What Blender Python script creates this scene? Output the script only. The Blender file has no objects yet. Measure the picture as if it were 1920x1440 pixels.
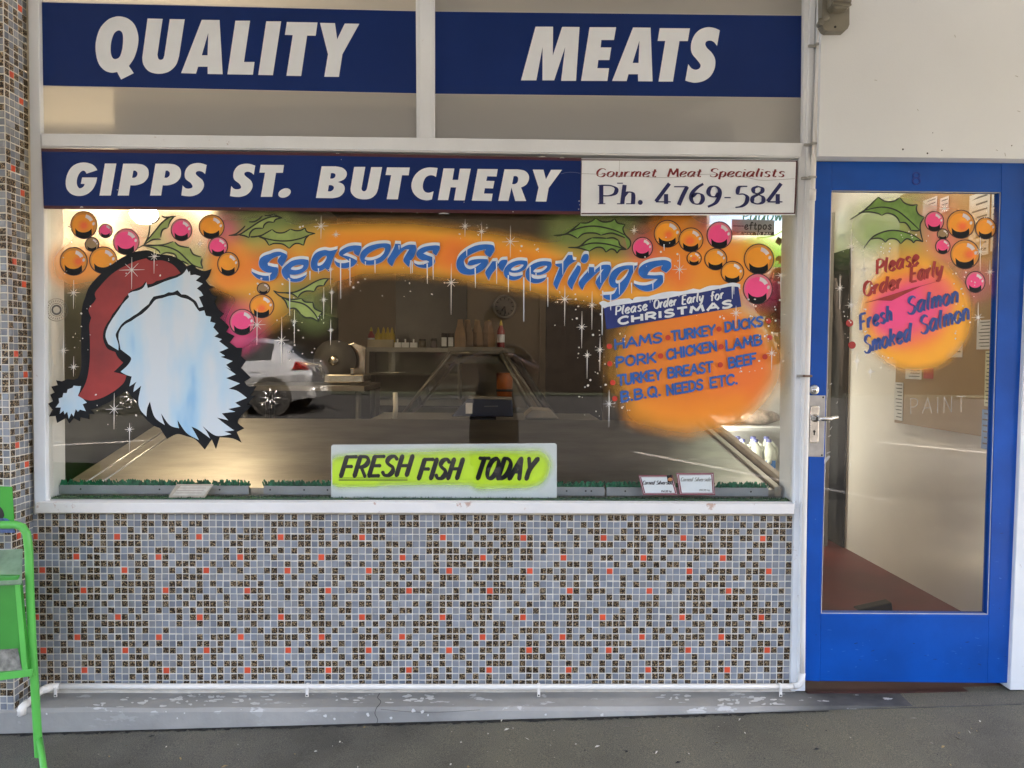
import bpy, bmesh, math, random
import numpy as np
from mathutils import Vector, Matrix, Euler
from mathutils.geometry import tessellate_polygon
random.seed(7)
R = math.radians
SC = bpy.context.scene
COL = SC.collection

# ---------------------------------------------------------------- camera, sky, sun, exposure
FPX, CAMP = 1387.0, (0.0, -2.8, 1.376)
PITCH, YAW, ROLL = R(1.982), R(1.186), R(-0.435)
def _rot():
    p, y, r = PITCH, YAW, ROLL
    rx = np.array([[1,0,0],[0,math.cos(p),math.sin(p)],[0,-math.sin(p),math.cos(p)]])
    ry = np.array([[math.cos(y),0,math.sin(y)],[0,1,0],[-math.sin(y),0,math.cos(y)]])
    rz = np.array([[math.cos(r),-math.sin(r),0],[math.sin(r),math.cos(r),0],[0,0,1]])
    m = ry @ rx @ rz                      # camera (right, down, forward) -> (X, -Z, Y)
    return np.array([m[0], m[2], -m[1]])  # rows X, Y, Z
RM = _rot()
cam = bpy.data.objects.new('camera', bpy.data.cameras.new('camera'))
COL.objects.link(cam)
cam.data.sensor_width = 36.0
cam.data.lens = FPX/1920*36
cam.data.clip_start, cam.data.clip_end = 0.02, 500
M4 = Matrix.Identity(4)
for i in range(3):
    M4[i][0], M4[i][1], M4[i][2], M4[i][3] = RM[i][0], -RM[i][1], -RM[i][2], CAMP[i]
cam.matrix_world = M4
SC.camera = cam

SUN_EL, SUN_AZ = R(50), R(28)
W = bpy.data.worlds.new('World'); SC.world = W; W.use_nodes = True
nt = W.node_tree
sky = nt.nodes.new('ShaderNodeTexSky'); sky.sky_type = 'NISHITA'; sky.sun_disc = False
sky.sun_elevation = SUN_EL; sky.sun_rotation = SUN_AZ; sky.air_density = 0.55; sky.dust_density = 7.0; sky.ozone_density = 0.3
bg = nt.nodes['Background']; bg.inputs[1].default_value = 0.15
wm = nt.nodes.new('ShaderNodeMix'); wm.data_type = 'RGBA'; wm.blend_type = 'MULTIPLY'; wm.inputs[0].default_value = 1
nt.links.new(sky.outputs[0], wm.inputs[6]); wm.inputs[7].default_value = (1.04, 1.0, .895, 1)   # warm white balance
nt.links.new(wm.outputs[2], bg.inputs[0])
sl = bpy.data.lights.new('sun', 'SUN'); sl.energy = 0.9; sl.angle = R(12); sl.color = (1, .97, .92)
sun = bpy.data.objects.new('sun', sl); COL.objects.link(sun)
d = Vector((math.sin(SUN_AZ)*math.cos(SUN_EL), math.cos(SUN_AZ)*math.cos(SUN_EL), math.sin(SUN_EL)))
sun.rotation_euler = d.to_track_quat('Z', 'Y').to_euler(); sun.location = (0, -6, 12)
SC.view_settings.view_transform = 'Standard'; SC.view_settings.look = 'None'
SC.view_settings.gamma = 1.0; SC.view_settings.exposure = 4.45
SC.cycles.max_bounces = 10; SC.cycles.transparent_max_bounces = 24
SC.cycles.use_denoising = True
SC.cycles.sample_clamp_indirect = 6

# ---------------------------------------------------------------- photo point -> place
def ray(px, py):
    v = RM @ np.array([(px-960)/FPX, (py-720)/FPX, 1.0]); return v
def P(px, py, Y=0.0):
    v = ray(px, py); t = (Y-CAMP[1])/v[1]
    return Vector((v[0]*t, Y, CAMP[2]+v[2]*t))
def PX(px, py, X):
    v = ray(px, py); t = X/v[0]
    return Vector((X, CAMP[1]+v[1]*t, CAMP[2]+v[2]*t))
def PZ(px, py, Z):
    v = ray(px, py); t = (Z-CAMP[2])/v[2]
    return Vector((v[0]*t, CAMP[1]+v[1]*t, Z))

# ---------------------------------------------------------------- objects
def tag(o, label=None, cat=None, group=None, kind=None):
    if label: o['label'] = label
    if cat: o['category'] = cat
    if group: o['group'] = group
    if kind: o['kind'] = kind
    return o
def empty(name, loc, label, cat, group=None, rz=0):
    o = bpy.data.objects.new(name, None); COL.objects.link(o); o.location = loc; o.rotation_euler = (0, 0, rz)
    bpy.context.view_layer.update()
    return tag(o, label, cat, group)
def link(name, me, parent=None):
    o = bpy.data.objects.new(name, me); COL.objects.link(o)
    if parent is not None:
        o.parent = parent
        o.matrix_parent_inverse = WM(parent).inverted()
    return o
def WM(o):
    m = Matrix.LocRotScale(o.location, o.rotation_euler, o.scale)
    return WM(o.parent) @ o.matrix_parent_inverse @ m if o.parent else m
class MB:
    """collects shapes into one mesh"""
    def __init__(s): s.v, s.f, s.m, s.mats, s.sm = [], [], [], [], []
    def mi(s, mat):
        if mat not in s.mats: s.mats.append(mat)
        return s.mats.index(mat)
    def add(s, vs, fs, mat, smooth=False):
        n = len(s.v); s.v += [tuple(v) for v in vs]
        k = s.mi(mat)
        for f in fs: s.f.append([n+i for i in f]); s.m.append(k); s.sm.append(smooth)
        return s
    def box(s, a, b, mat):
        x0, y0, z0 = [min(a[i], b[i]) for i in range(3)]; x1, y1, z1 = [max(a[i], b[i]) for i in range(3)]
        v = [(x0,y0,z0),(x1,y0,z0),(x1,y1,z0),(x0,y1,z0),(x0,y0,z1),(x1,y0,z1),(x1,y1,z1),(x0,y1,z1)]
        return s.add(v, [(0,3,2,1),(4,5,6,7),(0,1,5,4),(1,2,6,5),(2,3,7,6),(3,0,4,7)], mat)
    def hexa(s, q0, q1, mat):
        return s.add(list(q0)+list(q1), [(3,2,1,0),(4,5,6,7),(0,1,5,4),(1,2,6,5),(2,3,7,6),(3,0,4,7)], mat)
    def slab(s, poly, y0, y1, mat):
        """photo outline standing on the plane Y=y0, going back to y1"""
        f = [P(x, y, y0) for x, y in poly]; n = len(f)
        b = [Vector((v.x, y1, v.z)) for v in f]
        return s.add(f+b, [tuple(range(n))[::-1], tuple(range(n, 2*n))]+[(i, (i+1) % n, n+(i+1) % n, n+i) for i in range(n)], mat)
    def cyl(s, a, b, r, mat, r2=None, n=12, caps=True):
        a, b = Vector(a), Vector(b); d = (b-a).normalized()
        u = d.orthogonal().normalized(); w = d.cross(u); r2 = r if r2 is None else r2
        ring = lambda c, q: [c+(u*math.cos(t)+w*math.sin(t))*q for t in [2*math.pi*i/n for i in range(n)]]
        k = len(s.v)
        s.add(ring(a, r)+ring(b, r2), [(i, (i+1) % n, n+(i+1) % n, n+i) for i in range(n)], mat, True)
        if caps:
            s.f += [[k+i for i in range(n)][::-1], [k+n+i for i in range(n)]]; s.m += [s.mi(mat)]*2; s.sm += [False]*2
        return s
    def tube(s, pts, r, mat, n=10):
        pts = [Vector(p) for p in pts]; rings = []
        u = None
        for i, p in enumerate(pts):
            d = (pts[min(i+1, len(pts)-1)]-pts[max(i-1, 0)]).normalized()
            if u is None: u = d.orthogonal().normalized()
            u = (u-d*u.dot(d)).normalized(); w = d.cross(u)
            rr = r[i] if isinstance(r, (list, tuple)) else r
            rings += [p+(u*math.cos(t)+w*math.sin(t))*rr for t in [2*math.pi*k/n for k in range(n)]]
        m = len(pts)
        fs = [(i*n+k, i*n+(k+1) % n, (i+1)*n+(k+1) % n, (i+1)*n+k) for i in range(m-1) for k in range(n)]
        fs += [tuple(range(n))[::-1], tuple((m-1)*n+k for k in range(n))]
        return s.add(rings, fs, mat, True)
    def lathe(s, c, prof, mat, n=20, axis='Z', sx=1.0):
        c = Vector(c); vs = []
        for r, h in prof:
            for k in range(n):
                t = 2*math.pi*k/n; a, b = r*math.cos(t), r*math.sin(t)
                vs.append(c+(Vector((a, b*sx, h)) if axis == 'Z' else Vector((a, -h, b)) if axis == 'Y' else Vector((h, a, b))))
        m = len(prof)
        fs = [(i*n+k, i*n+(k+1) % n, (i+1)*n+(k+1) % n, (i+1)*n+k) for i in range(m-1) for k in range(n)]
        return s.add(vs, fs, mat, True)
    def build(s, name, parent=None, bevel=0, seg=2):
        me = bpy.data.meshes.new(name); me.from_pydata(s.v, [], s.f)
        for m in s.mats: me.materials.append(m)
        me.polygons.foreach_set('material_index', s.m); me.polygons.foreach_set('use_smooth', s.sm)
        me.update()
        o = link(name, me, parent)
        if bevel:
            b = o.modifiers.new('bevel', 'BEVEL'); b.width = bevel; b.segments = seg; b.limit_method = 'ANGLE'; b.angle_limit = R(40)
        return o

# ---------------------------------------------------------------- materials
def new_mat(name):
    m = bpy.data.materials.new(name); m.use_nodes = True
    return m, m.node_tree, m.node_tree.nodes['Principled BSDF']
def N(t, typ, **kw):
    n = t.nodes.new(typ)
    for k, v in kw.items(): setattr(n, k, v)
    return n
def ramp(t, fac, stops):
    r = N(t, 'ShaderNodeValToRGB'); t.links.new(fac, r.inputs[0])
    el = r.color_ramp.elements
    while len(el) < len(stops): el.new(.5)
    for e, (p, c) in zip(el, stops): e.position = p; e.color = tuple(c)+(1,) if len(c) == 3 else c
    return r.outputs[0]
def mix(t, fac, a, b):
    m = N(t, 'ShaderNodeMix', data_type='RGBA')
    for s, v in ((m.inputs[0], fac), (m.inputs[6], a), (m.inputs[7], b)):
        if hasattr(v, 'node'): t.links.new(v, s)
        else: s.default_value = v if not isinstance(v, tuple) else (v+(1,) if len(v) == 3 else v)
    return m.outputs[2]
def noise(t, scale, detail=4, rough=.55, dim=None, vec=None):
    n = N(t, 'ShaderNodeTexNoise'); n.inputs['Scale'].default_value = scale
    n.inputs['Detail'].default_value = detail; n.inputs['Roughness'].default_value = rough
    if vec is None:
        g = N(t, 'ShaderNodeNewGeometry'); vec = g.outputs['Position']
    if dim:
        mp = N(t, 'ShaderNodeMapping'); mp.inputs['Scale'].default_value = dim; t.links.new(vec, mp.inputs[0]); vec = mp.outputs[0]
    t.links.new(vec, n.inputs['Vector']); return n.outputs[0]
def bump(t, b, h, strength=.2, dist=.002):
    n = N(t, 'ShaderNodeBump'); n.inputs['Strength'].default_value = strength; n.inputs['Distance'].default_value = dist
    t.links.new(h, n.inputs['Height']); t.links.new(n.outputs[0], b.inputs['Normal'])
def pm(name, c, rough=.5, metal=0, var=.12, scale=6, bmp=0, bscale=60, wear=None, wscale=9, wth=.62, spec=.5, coat=0):
    m, t, b = new_mat(name)
    b.inputs['Roughness'].default_value = rough; b.inputs['Metallic'].default_value = metal
    b.inputs['Specular IOR Level'].default_value = spec
    if coat: b.inputs['Coat Weight'].default_value = coat; b.inputs['Coat Roughness'].default_value = .08
    lo = tuple(max(0, x*(1-var)) for x in c); hi = tuple(min(1, x*(1+var)) for x in c)
    o = ramp(t, noise(t, scale, 6), [(.3, lo), (.7, hi)])
    if wear:
        k = ramp(t, noise(t, wscale, 8, .7), [(wth, (0,0,0)), (wth+.05, (1,1,1))])
        o = mix(t, k, o, wear)
    t.links.new(o, b.inputs['Base Color'])
    if bmp: bump(t, b, noise(t, bscale, 5), bmp)
    return m
def glass_mat(name, tint=(.93, .95, .94), rough=0.0, k=1.5):
    m, t, b = new_mat(name); t.nodes.remove(b)
    tr = N(t, 'ShaderNodeBsdfTransparent'); tr.inputs[0].default_value = tint+(1,)
    gl = N(t, 'ShaderNodeBsdfGlossy'); gl.inputs['Roughness'].default_value = rough
    fr = N(t, 'ShaderNodeFresnel'); fr.inputs[0].default_value = 1.5
    mu = N(t, 'ShaderNodeMath', operation='MULTIPLY', use_clamp=True); mu.inputs[1].default_value = k
    mx = N(t, 'ShaderNodeMixShader')
    t.links.new(fr.outputs[0], mu.inputs[0]); t.links.new(mu.outputs[0], mx.inputs[0])
    t.links.new(tr.outputs[0], mx.inputs[1]); t.links.new(gl.outputs[0], mx.inputs[2])
    t.links.new(mx.outputs[0], t.nodes['Material Output'].inputs[0]); return m
def attr_paint(name, rough=.45, alpha=True):
    m, t, b = new_mat(name); b.inputs['Roughness'].default_value = rough
    a = N(t, 'ShaderNodeAttribute', attribute_name='paint')
    t.links.new(a.outputs['Color'], b.inputs['Base Color'])
    if alpha: t.links.new(a.outputs['Alpha'], b.inputs['Alpha'])
    return m
def emit(name, c, s):
    m, t, b = new_mat(name); b.inputs['Base Color'].default_value = c+(1,)
    b.inputs['Emission Color'].default_value = c+(1,); b.inputs['Emission Strength'].default_value = s; return m
def flat(name, c, rough=.45, var=.06, scale=14):
    return pm(name, c, rough, var=var, scale=scale)

WHITE = pm('white_paint', (.75, .765, .77), .45, var=.07, scale=3, bmp=.25, bscale=90, wear=(.42, .33, .27), wscale=13, wth=.66)
SILLW = pm('worn_sill_paint', (.8, .77, .73), .5, var=.06, scale=4, bmp=.3, bscale=70, wear=(.55, .38, .3), wscale=14, wth=.63)
WALLW = pm('wall_paint', (.70, .72, .73), .6, var=.04, scale=1.3, bmp=.35, bscale=160, wear=(.4, .39, .36), wscale=22, wth=.745)
PIPEW = pm('white_pipe', (.78, .74, .68), .35, var=.05, scale=5, wear=(.45, .4, .33), wscale=20, wth=.7)
NAVY = pm('navy_vinyl', (.005, .024, .135), .35, var=.15, scale=2, spec=.22)
LETTER = flat('white_vinyl', (.78, .80, .82), .4, .03)
MAROON = flat('maroon_edge', (.07, .012, .018), .4)
DRED = flat('dark_red_ink', (.2, .012, .015), .4)
INK = flat('navy_ink', (.012, .016, .10), .4)
BLACK = pm('black_paint', (.007, .008, .010), .5, var=.3, scale=14, spec=.2)
BLUED = pm('blue_door_paint', (.001, .070, .37), .34, spec=.35, var=.16, scale=5, bmp=.25, bscale=45, wear=(.10, .22, .5), wscale=30, wth=.72)
STEEL = pm('steel', (.5, .5, .5), .3, 1, var=.15, scale=20, bmp=.1, bscale=200)
CHROME = pm('chrome', (.62, .6, .57), .16, 1, var=.2, scale=30)
SIGNW = flat('sign_white', (.80, .82, .83), .35, .03)
GLASS = glass_mat('window_glass')
GLASSI = glass_mat('cabinet_glass', (.9, .93, .9), .02, 1.3)
TIM = pm('beige_timber', (.42, .34, .24), .55, var=.15, scale=12)
DARK = pm('dark_interior', (.02, .018, .015), .6, var=.3)
# ---------------------------------------------------------------- flat lettering and painting on a plane
def cr(p, closed=False, k=6):
    n = len(p)
    if n < 3 and not closed: return list(p)
    out = []
    for i in range(n if closed else n-1):
        g = (lambda j: p[j % n]) if closed else (lambda j: p[min(max(j, 0), n-1)])
        a, b, c, d = g(i-1), g(i), g(i+1), g(i+2)
        for s in range(k):
            t = s/k
            out.append(tuple(.5*(2*b[q]+(c[q]-a[q])*t+(2*a[q]-5*b[q]+4*c[q]-d[q])*t*t+(3*b[q]-a[q]-3*c[q]+d[q])*t**3) for q in (0, 1)))
    if not closed: out.append(tuple(p[-1]))
    return out
def contour(pts, k=6):
    """pts: (x, y) corner, (x, y, 1) smooth"""
    n = len(pts); cs = [i for i in range(n) if len(pts[i]) == 2]
    if not cs: return cr([p[:2] for p in pts], True, k)
    out = []
    for a, i in enumerate(cs):
        j = cs[(a+1) % len(cs)]; j = j if j > i else j+n
        run = [pts[q % n][:2] for q in range(i, j+1)]
        out += (cr(run, False, k) if len(run) > 2 else run)[:-1]
    return out
def T(ox, oy, s, pts, dx=0, dy=0):
    return [(ox+(p[0]+dx)/s, oy+(p[1]+dy)/s)+tuple(p[2:]) for p in pts]
def fill(mb, conts, Y, mat, k=6, off=(0, 0)):
    cs = [[(x+off[0], y+off[1]) for x, y in contour(c, k)] for c in conts]
    vs = [P(x, y, Y) for c in cs for x, y in c]
    tr = tessellate_polygon([[Vector((x, y, 0)) for x, y in c] for c in cs])
    fs = []
    fl = [q for c in cs for q in c]
    for a, b, c in tr:
        ar = (fl[b][0]-fl[a][0])*(fl[c][1]-fl[a][1])-(fl[b][1]-fl[a][1])*(fl[c][0]-fl[a][0])
        if abs(ar) > 1e-9: fs.append((a, b, c) if ar < 0 else (a, c, b))
    mb.add(vs, fs, mat)
class Depth:
    """each brush mark lies a hair in front of the one before"""
    def __init__(s, y, step=.00004): s.y, s.st = y, step
    def __call__(s): s.y -= s.st; return s.y
def ribbon(mb, pts, w, Y, mat, caps=True, nib=None, smooth=True, taper=None, pf=None):
    pts = cr(pts, False, 5) if smooth and len(pts) > 2 else list(pts)
    n = len(pts); L, Rr = [], []
    for i, p in enumerate(pts):
        a, b = pts[max(i-1, 0)], pts[min(i+1, n-1)]
        dx, dy = b[0]-a[0], b[1]-a[1]; l = math.hypot(dx, dy) or 1
        nx, ny = -dy/l, dx/l
        h = w/2 if nib is None else max(abs(nx*nib[0]+ny*nib[1]), nib[2])/2
        if taper: h *= taper(i/(n-1))
        L.append((p[0]+nx*h, p[1]+ny*h)); Rr.append((p[0]-nx*h, p[1]-ny*h))
    pf = pf or (lambda x, y: P(x, y, Y))
    vs = [pf(*q) for q in L]+[pf(*q) for q in Rr]
    fs = [(i, i+1, n+i+1, n+i) for i in range(n-1)]
    mb.add(vs, fs, mat)
    if caps and nib is None and not taper:
        for e, q in ((0, 1), (n-1, n-2)):
            a = math.atan2(pts[e][1]-pts[q][1], pts[e][0]-pts[q][0])
            arc = [(pts[e][0]+w/2*math.cos(a+t), pts[e][1]+w/2*math.sin(a+t)) for t in [-math.pi/2+math.pi*k/5 for k in range(6)]]
            mb.add([pf(*v) for v in arc], [tuple(range(6))], mat)
def disc(mb, x, y, r, Y, mat, ry=None, rot=0, n=20):
    ry = ry or r
    pts = []
    for i in range(n):
        t = -2*math.pi*i/n; a, b = r*math.cos(t), ry*math.sin(t)
        pts.append(P(x+a*math.cos(rot)-b*math.sin(rot), y+a*math.sin(rot)+b*math.cos(rot), Y))
    mb.add(pts, [tuple(range(n))], mat)

FONT = {
'A': (.72, [[(0,0),(.38,1)],[(.38,1),(.7,0)],[(.14,.34),(.58,.34)]]),
'B': (.62, [[(.04,0),(.04,1)],[(.04,1),(.38,.98),(.54,.86),(.5,.64),(.3,.53),(.04,.52)],[(.2,.53),(.46,.5),(.62,.34),(.56,.12),(.34,.01),(.04,0)]]),
'C': (.6, [[(.6,.82),(.46,.98),(.22,.94),(.05,.68),(.04,.32),(.18,.05),(.42,.01),(.6,.16)]]),
'D': (.64, [[(.04,0),(.04,1)],[(.04,1),(.32,.97),(.57,.78),(.62,.48),(.52,.17),(.28,.02),(.04,0)]]),
'E': (.54, [[(.04,0),(.04,1)],[(.04,1),(.52,1)],[(.04,.52),(.44,.52)],[(.04,0),(.54,0)]]),
'F': (.54, [[(.04,0),(.04,1)],[(.04,1),(.54,1)],[(.04,.5),(.44,.5)]]),
'G': (.64, [[(.6,.84),(.44,.99),(.2,.92),(.04,.6),(.08,.2),(.3,0),(.54,.1),(.6,.42)],[(.6,.44),(.36,.42)]]),
'H': (.64, [[(.04,0),(.04,1)],[(.6,0),(.6,1)],[(.04,.5),(.6,.5)]]),
'I': (.14, [[(.06,0),(.06,1)]]),
'K': (.6, [[(.04,0),(.04,1)],[(.58,1),(.06,.42)],[(.2,.58),(.6,0)]]),
'L': (.5, [[(.04,1),(.04,0)],[(.04,0),(.5,0)]]),
'M': (.82, [[(.02,0),(.12,1)],[(.12,1),(.4,.25)],[(.4,.25),(.68,1)],[(.68,1),(.8,0)]]),
'N': (.66, [[(.04,0),(.04,1)],[(.04,1),(.6,0)],[(.6,0),(.6,1)]]),
'O': (.7, [[(.36,1),(.12,.86),(.03,.5),(.12,.14),(.35,0),(.58,.14),(.67,.5),(.58,.86),(.36,1)]]),
'P': (.58, [[(.06,0),(.06,1)],[(.06,1),(.38,.98),(.56,.82),(.52,.56),(.32,.44),(.06,.44)]]),
'Q': (.7, [[(.36,1),(.12,.86),(.03,.5),(.12,.14),(.35,0),(.58,.14),(.67,.5),(.58,.86),(.36,1)],[(.42,.24),(.68,-.08)]]),
'R': (.6, [[(.04,0),(.04,1)],[(.04,1),(.38,.98),(.55,.8),(.5,.58),(.3,.47),(.04,.46)],[(.26,.46),(.6,0)]]),
'S': (.56, [[(.54,.86),(.36,1),(.12,.92),(.07,.7),(.24,.55),(.46,.42),(.52,.2),(.38,.02),(.14,.02),(0,.16)]]),
'T': (.58, [[(0,1),(.6,1)],[(.3,1),(.3,0)]]),
'U': (.62, [[(.04,1),(.04,.3),(.14,.04),(.32,0),(.5,.06),(.58,.3),(.58,1)]]),
'W': (.9, [[(0,1),(.2,0)],[(.2,0),(.44,.8)],[(.44,.8),(.66,0)],[(.66,0),(.88,1)]]),
'Y': (.62, [[(0,1),(.3,.48)],[(.62,1),(.3,.48),(.28,0)]]),
'a': (.58, [[(.5,.6),(.32,.66),(.1,.5),(.02,.22),(.12,.02),(.3,.08),(.48,.4)],[(.53,.64),(.47,.3),(.49,.05),(.6,.02)]]),
'c': (.42, [[(.42,.52),(.26,.66),(.06,.48),(.03,.2),(.16,0),(.42,.1)]]),
'd': (.6, [[(.48,.6),(.3,.66),(.08,.48),(.02,.2),(.12,.01),(.3,.08),(.48,.4)],[(.6,1.02),(.5,.45),(.48,.05),(.58,0)]]),
'e': (.5, [[(.05,.28),(.3,.34),(.46,.5),(.36,.66),(.16,.56),(.04,.3),(.1,.06),(.28,0),(.5,.14)]]),
'f': (.38, [[(.46,.92),(.32,1.02),(.2,.82),(.13,0)],[(0,.58),(.38,.62)]]),
'h': (.46, [[(.12,1.02),(.04,0)],[(.06,.36),(.22,.62),(.4,.55),(.4,0)]]),
'i': (.14, [[(.07,.62),(.05,0)],[(.08,.84),(.08,.9)]]),
'k': (.48, [[(.12,1.02),(.04,0)],[(.46,.62),(.08,.28)],[(.2,.38),(.46,0)]]),
'l': (.2, [[(.15,1.02),(.05,.4),(.07,.06),(.17,.02)]]),
'm': (.7, [[(.06,.62),(.04,0)],[(.05,.36),(.2,.62),(.34,.55),(.33,0)],[(.34,.36),(.5,.62),(.64,.55),(.64,0)]]),
'n': (.46, [[(.06,.62),(.04,0)],[(.05,.36),(.22,.62),(.4,.55),(.4,0)]]),
'o': (.5, [[(.26,.64),(.08,.5),(.03,.22),(.17,0),(.4,.12),(.47,.42),(.38,.6),(.26,.64)]]),
'p': (.48, [[(.08,.62),(.04,-.3)],[(.06,.4),(.22,.64),(.42,.54),(.44,.22),(.28,0),(.07,.1)]]),
'r': (.38, [[(.07,.62),(.05,0)],[(.06,.34),(.2,.58),(.38,.6)]]),
's': (.44, [[(.44,.54),(.3,.66),(.11,.56),(.15,.4),(.34,.28),(.39,.1),(.22,0),(.02,.1)]]),
't': (.36, [[(.22,.9),(.14,.16),(.22,.01),(.36,.06)],[(0,.6),(.36,.62)]]),
'u': (.46, [[(.05,.62),(.05,.14),(.18,0),(.36,.16),(.41,.6)],[(.42,.62),(.42,0)]]),
'v': (.44, [[(0,.62),(.18,0)],[(.18,0),(.44,.62)]]),
'w': (.62, [[(0,.62),(.14,0)],[(.14,0),(.3,.52)],[(.3,.52),(.44,0)],[(.44,0),(.6,.62)]]),
'y': (.5, [[(.05,.62),(.06,.2),(.18,.05),(.42,.34)],[(.5,.62),(.4,.08),(.22,-.3),(0,-.26)]]),
'.': (.16, [[(.05,.03),(.09,.03)]]), '-': (.4, [[(.04,.36),(.34,.36)]]), ' ': (.36, []), '$': (.5, [[(.48,.8),(.26,.95),(.08,.75),(.26,.52),(.46,.28),(.28,.06),(.02,.2)],[(.26,1.06),(.26,-.06)]]),
'0': (.56, [[(.28,.98),(.06,.7),(.06,.28),(.28,0),(.5,.28),(.5,.7),(.28,.98)]]),
'1': (.3, [[(.04,.8),(.2,1),(.2,0)]]),
'4': (.72, [[(.66,1.16),(.02,.14)],[(.02,.12),(.72,.12)],[(.5,.56),(.5,0)]]),
'5': (.62, [[(.58,1),(.2,.96),(.14,.58),(.4,.56),(.58,.38),(.52,.06),(.3,-.14),(.02,-.2)]]),
'6': (.66, [[(.62,1.14),(.34,.94),(.1,.62),(.05,.28),(.2,.02),(.46,.02),(.6,.26),(.54,.52),(.32,.6),(.08,.4)]]),
'7': (.64, [[(.02,.98),(.66,.98)],[(.64,.98),(.44,.5),(.24,-.06)]]),
'8': (.62, [[(.32,1),(.12,.88),(.14,.66),(.34,.54),(.56,.38),(.56,.12),(.32,0),(.08,.1),(.08,.36),(.3,.53),(.52,.7),(.52,.9),(.32,1)]]),
'9': (.64, [[(.54,.6),(.4,.42),(.18,.44),(.06,.66),(.16,.94),(.4,1),(.58,.8),(.58,.46),(.4,.06),(.04,-.16)]]),
}
def layout(s, x0, y0, x1, y1, h, shear=0, gap=.14):
    ws = [FONT[c][0] for c in s]; tot = sum(ws)+gap*(len(s)-1)
    L = math.hypot(x1-x0, y1-y0); ux, uy = (x1-x0)/L, (y1-y0)/L
    vx, vy = uy, -ux
    k = L/tot; out = []; c = 0
    for ch, w in zip(s, ws):
        for st in FONT[ch][1]:
            q = []
            for a, b in st:
                X = (c+a)*k+b*h*shear
                q.append((x0+ux*X+vx*b*h, y0+uy*X+vy*b*h))
            out.append(q)
        c += w+gap
    return out
def write(mb, s, x0, y0, x1, y1, h, w, dep, mat, shear=0, nib=None, gap=.14, taper=None, pf=None):
    for st in layout(s, x0, y0, x1, y1, h, shear, gap):
        ribbon(mb, st, w, dep(), mat, nib=nib, taper=taper, pf=pf)

# ---- airbrushed colour: soft-edged paint, laid on a fine grid
def seg_dist(X, Y, pl):
    D = np.full(X.shape, 1e9)
    for (ax, ay), (bx, by) in zip(pl[:-1], pl[1:]):
        dx, dy = bx-ax, by-ay; l2 = dx*dx+dy*dy or 1
        t = np.clip(((X-ax)*dx+(Y-ay)*dy)/l2, 0, 1)
        D = np.minimum(D, np.hypot(X-ax-t*dx, Y-ay-t*dy))
    return D
class Spray:
    def __init__(s, x0, y0, x1, y1, step):
        s.nx, s.ny = int((x1-x0)/step)+1, int((y1-y0)/step)+1
        s.X, s.Y = np.meshgrid(np.linspace(x0, x1, s.nx), np.linspace(y0, y1, s.ny))
        s.C = np.zeros(s.X.shape+(3,)); s.A = np.zeros(s.X.shape)
        rs = np.random.RandomState(3)
        def sm(sc):
            g = rs.rand(int(s.ny/sc)+3, int(s.nx/sc)+3)
            yy, xx = np.arange(s.ny)/sc, np.arange(s.nx)/sc
            yi, xi = yy.astype(int), xx.astype(int); fy, fx = (yy-yi)[:, None], (xx-xi)[None]
            return (g[yi][:, xi]*(1-fy)*(1-fx)+g[yi+1][:, xi]*fy*(1-fx)+g[yi][:, xi+1]*(1-fy)*fx+g[yi+1][:, xi+1]*fy*fx)
        s.n = .6*sm(8)+.4*sm(3)-.5
    def line_g(s, pts, r, soft, c, a, g):
        d = seg_dist(s.X, s.Y, pts)+s.n*soft*.12
        u = np.clip(1-(d-r)/soft, 0, 1); s.over(a*u*u*(3-2*u)*g(s.X, s.Y), c)
    def over(s, a, c):
        a = np.clip(a, 0, 1); o = a+s.A*(1-a); w = np.where(o > 1e-6, a/np.maximum(o, 1e-6), 0)[..., None]
        s.C = s.C*(1-w)+np.array(c)*w; s.A = o
    def line(s, pts, r, soft, c, a, sx=1):
        d = seg_dist(s.X*sx, s.Y, [(x*sx, y) for x, y in pts])+s.n*soft*.07
        u = np.clip(1-(d-r*.72)/(soft*1.7), 0, 1); s.over(a*u*u*(3-2*u), c)
    def dot(s, x, y, r, soft, c, a, sx=1): s.line([(x, y), (x+.01, y)], r, soft, c, a, sx)
    def build(s, name, Y, mat, parent):
        keep = s.A > .012; vs = []; idx = -np.ones(s.X.shape, int); cols = []; fs = []
        q = np.zeros_like(keep)
        q[:-1, :-1] = keep[:-1, :-1] | keep[1:, :-1] | keep[:-1, 1:] | keep[1:, 1:]
        for j in range(s.ny-1):
            for i in range(s.nx-1):
                if not q[j, i]: continue
                f = []
                for a, b in ((j, i), (j+1, i), (j+1, i+1), (j, i+1)):
                    if idx[a, b] < 0:
                        idx[a, b] = len(vs); vs.append(P(s.X[a, b], s.Y[a, b], Y)); cols += list(s.C[a, b])+[s.A[a, b]]
                    f.append(idx[a, b])
                fs.append(f)
        me = bpy.data.meshes.new(name); me.from_pydata(vs, [], fs)
        at = me.attributes.new('paint', 'FLOAT_COLOR', 'POINT'); at.data.foreach_set('color', cols)
        me.materials.append(mat); me.update()
        return link(name, me, parent)
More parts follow.
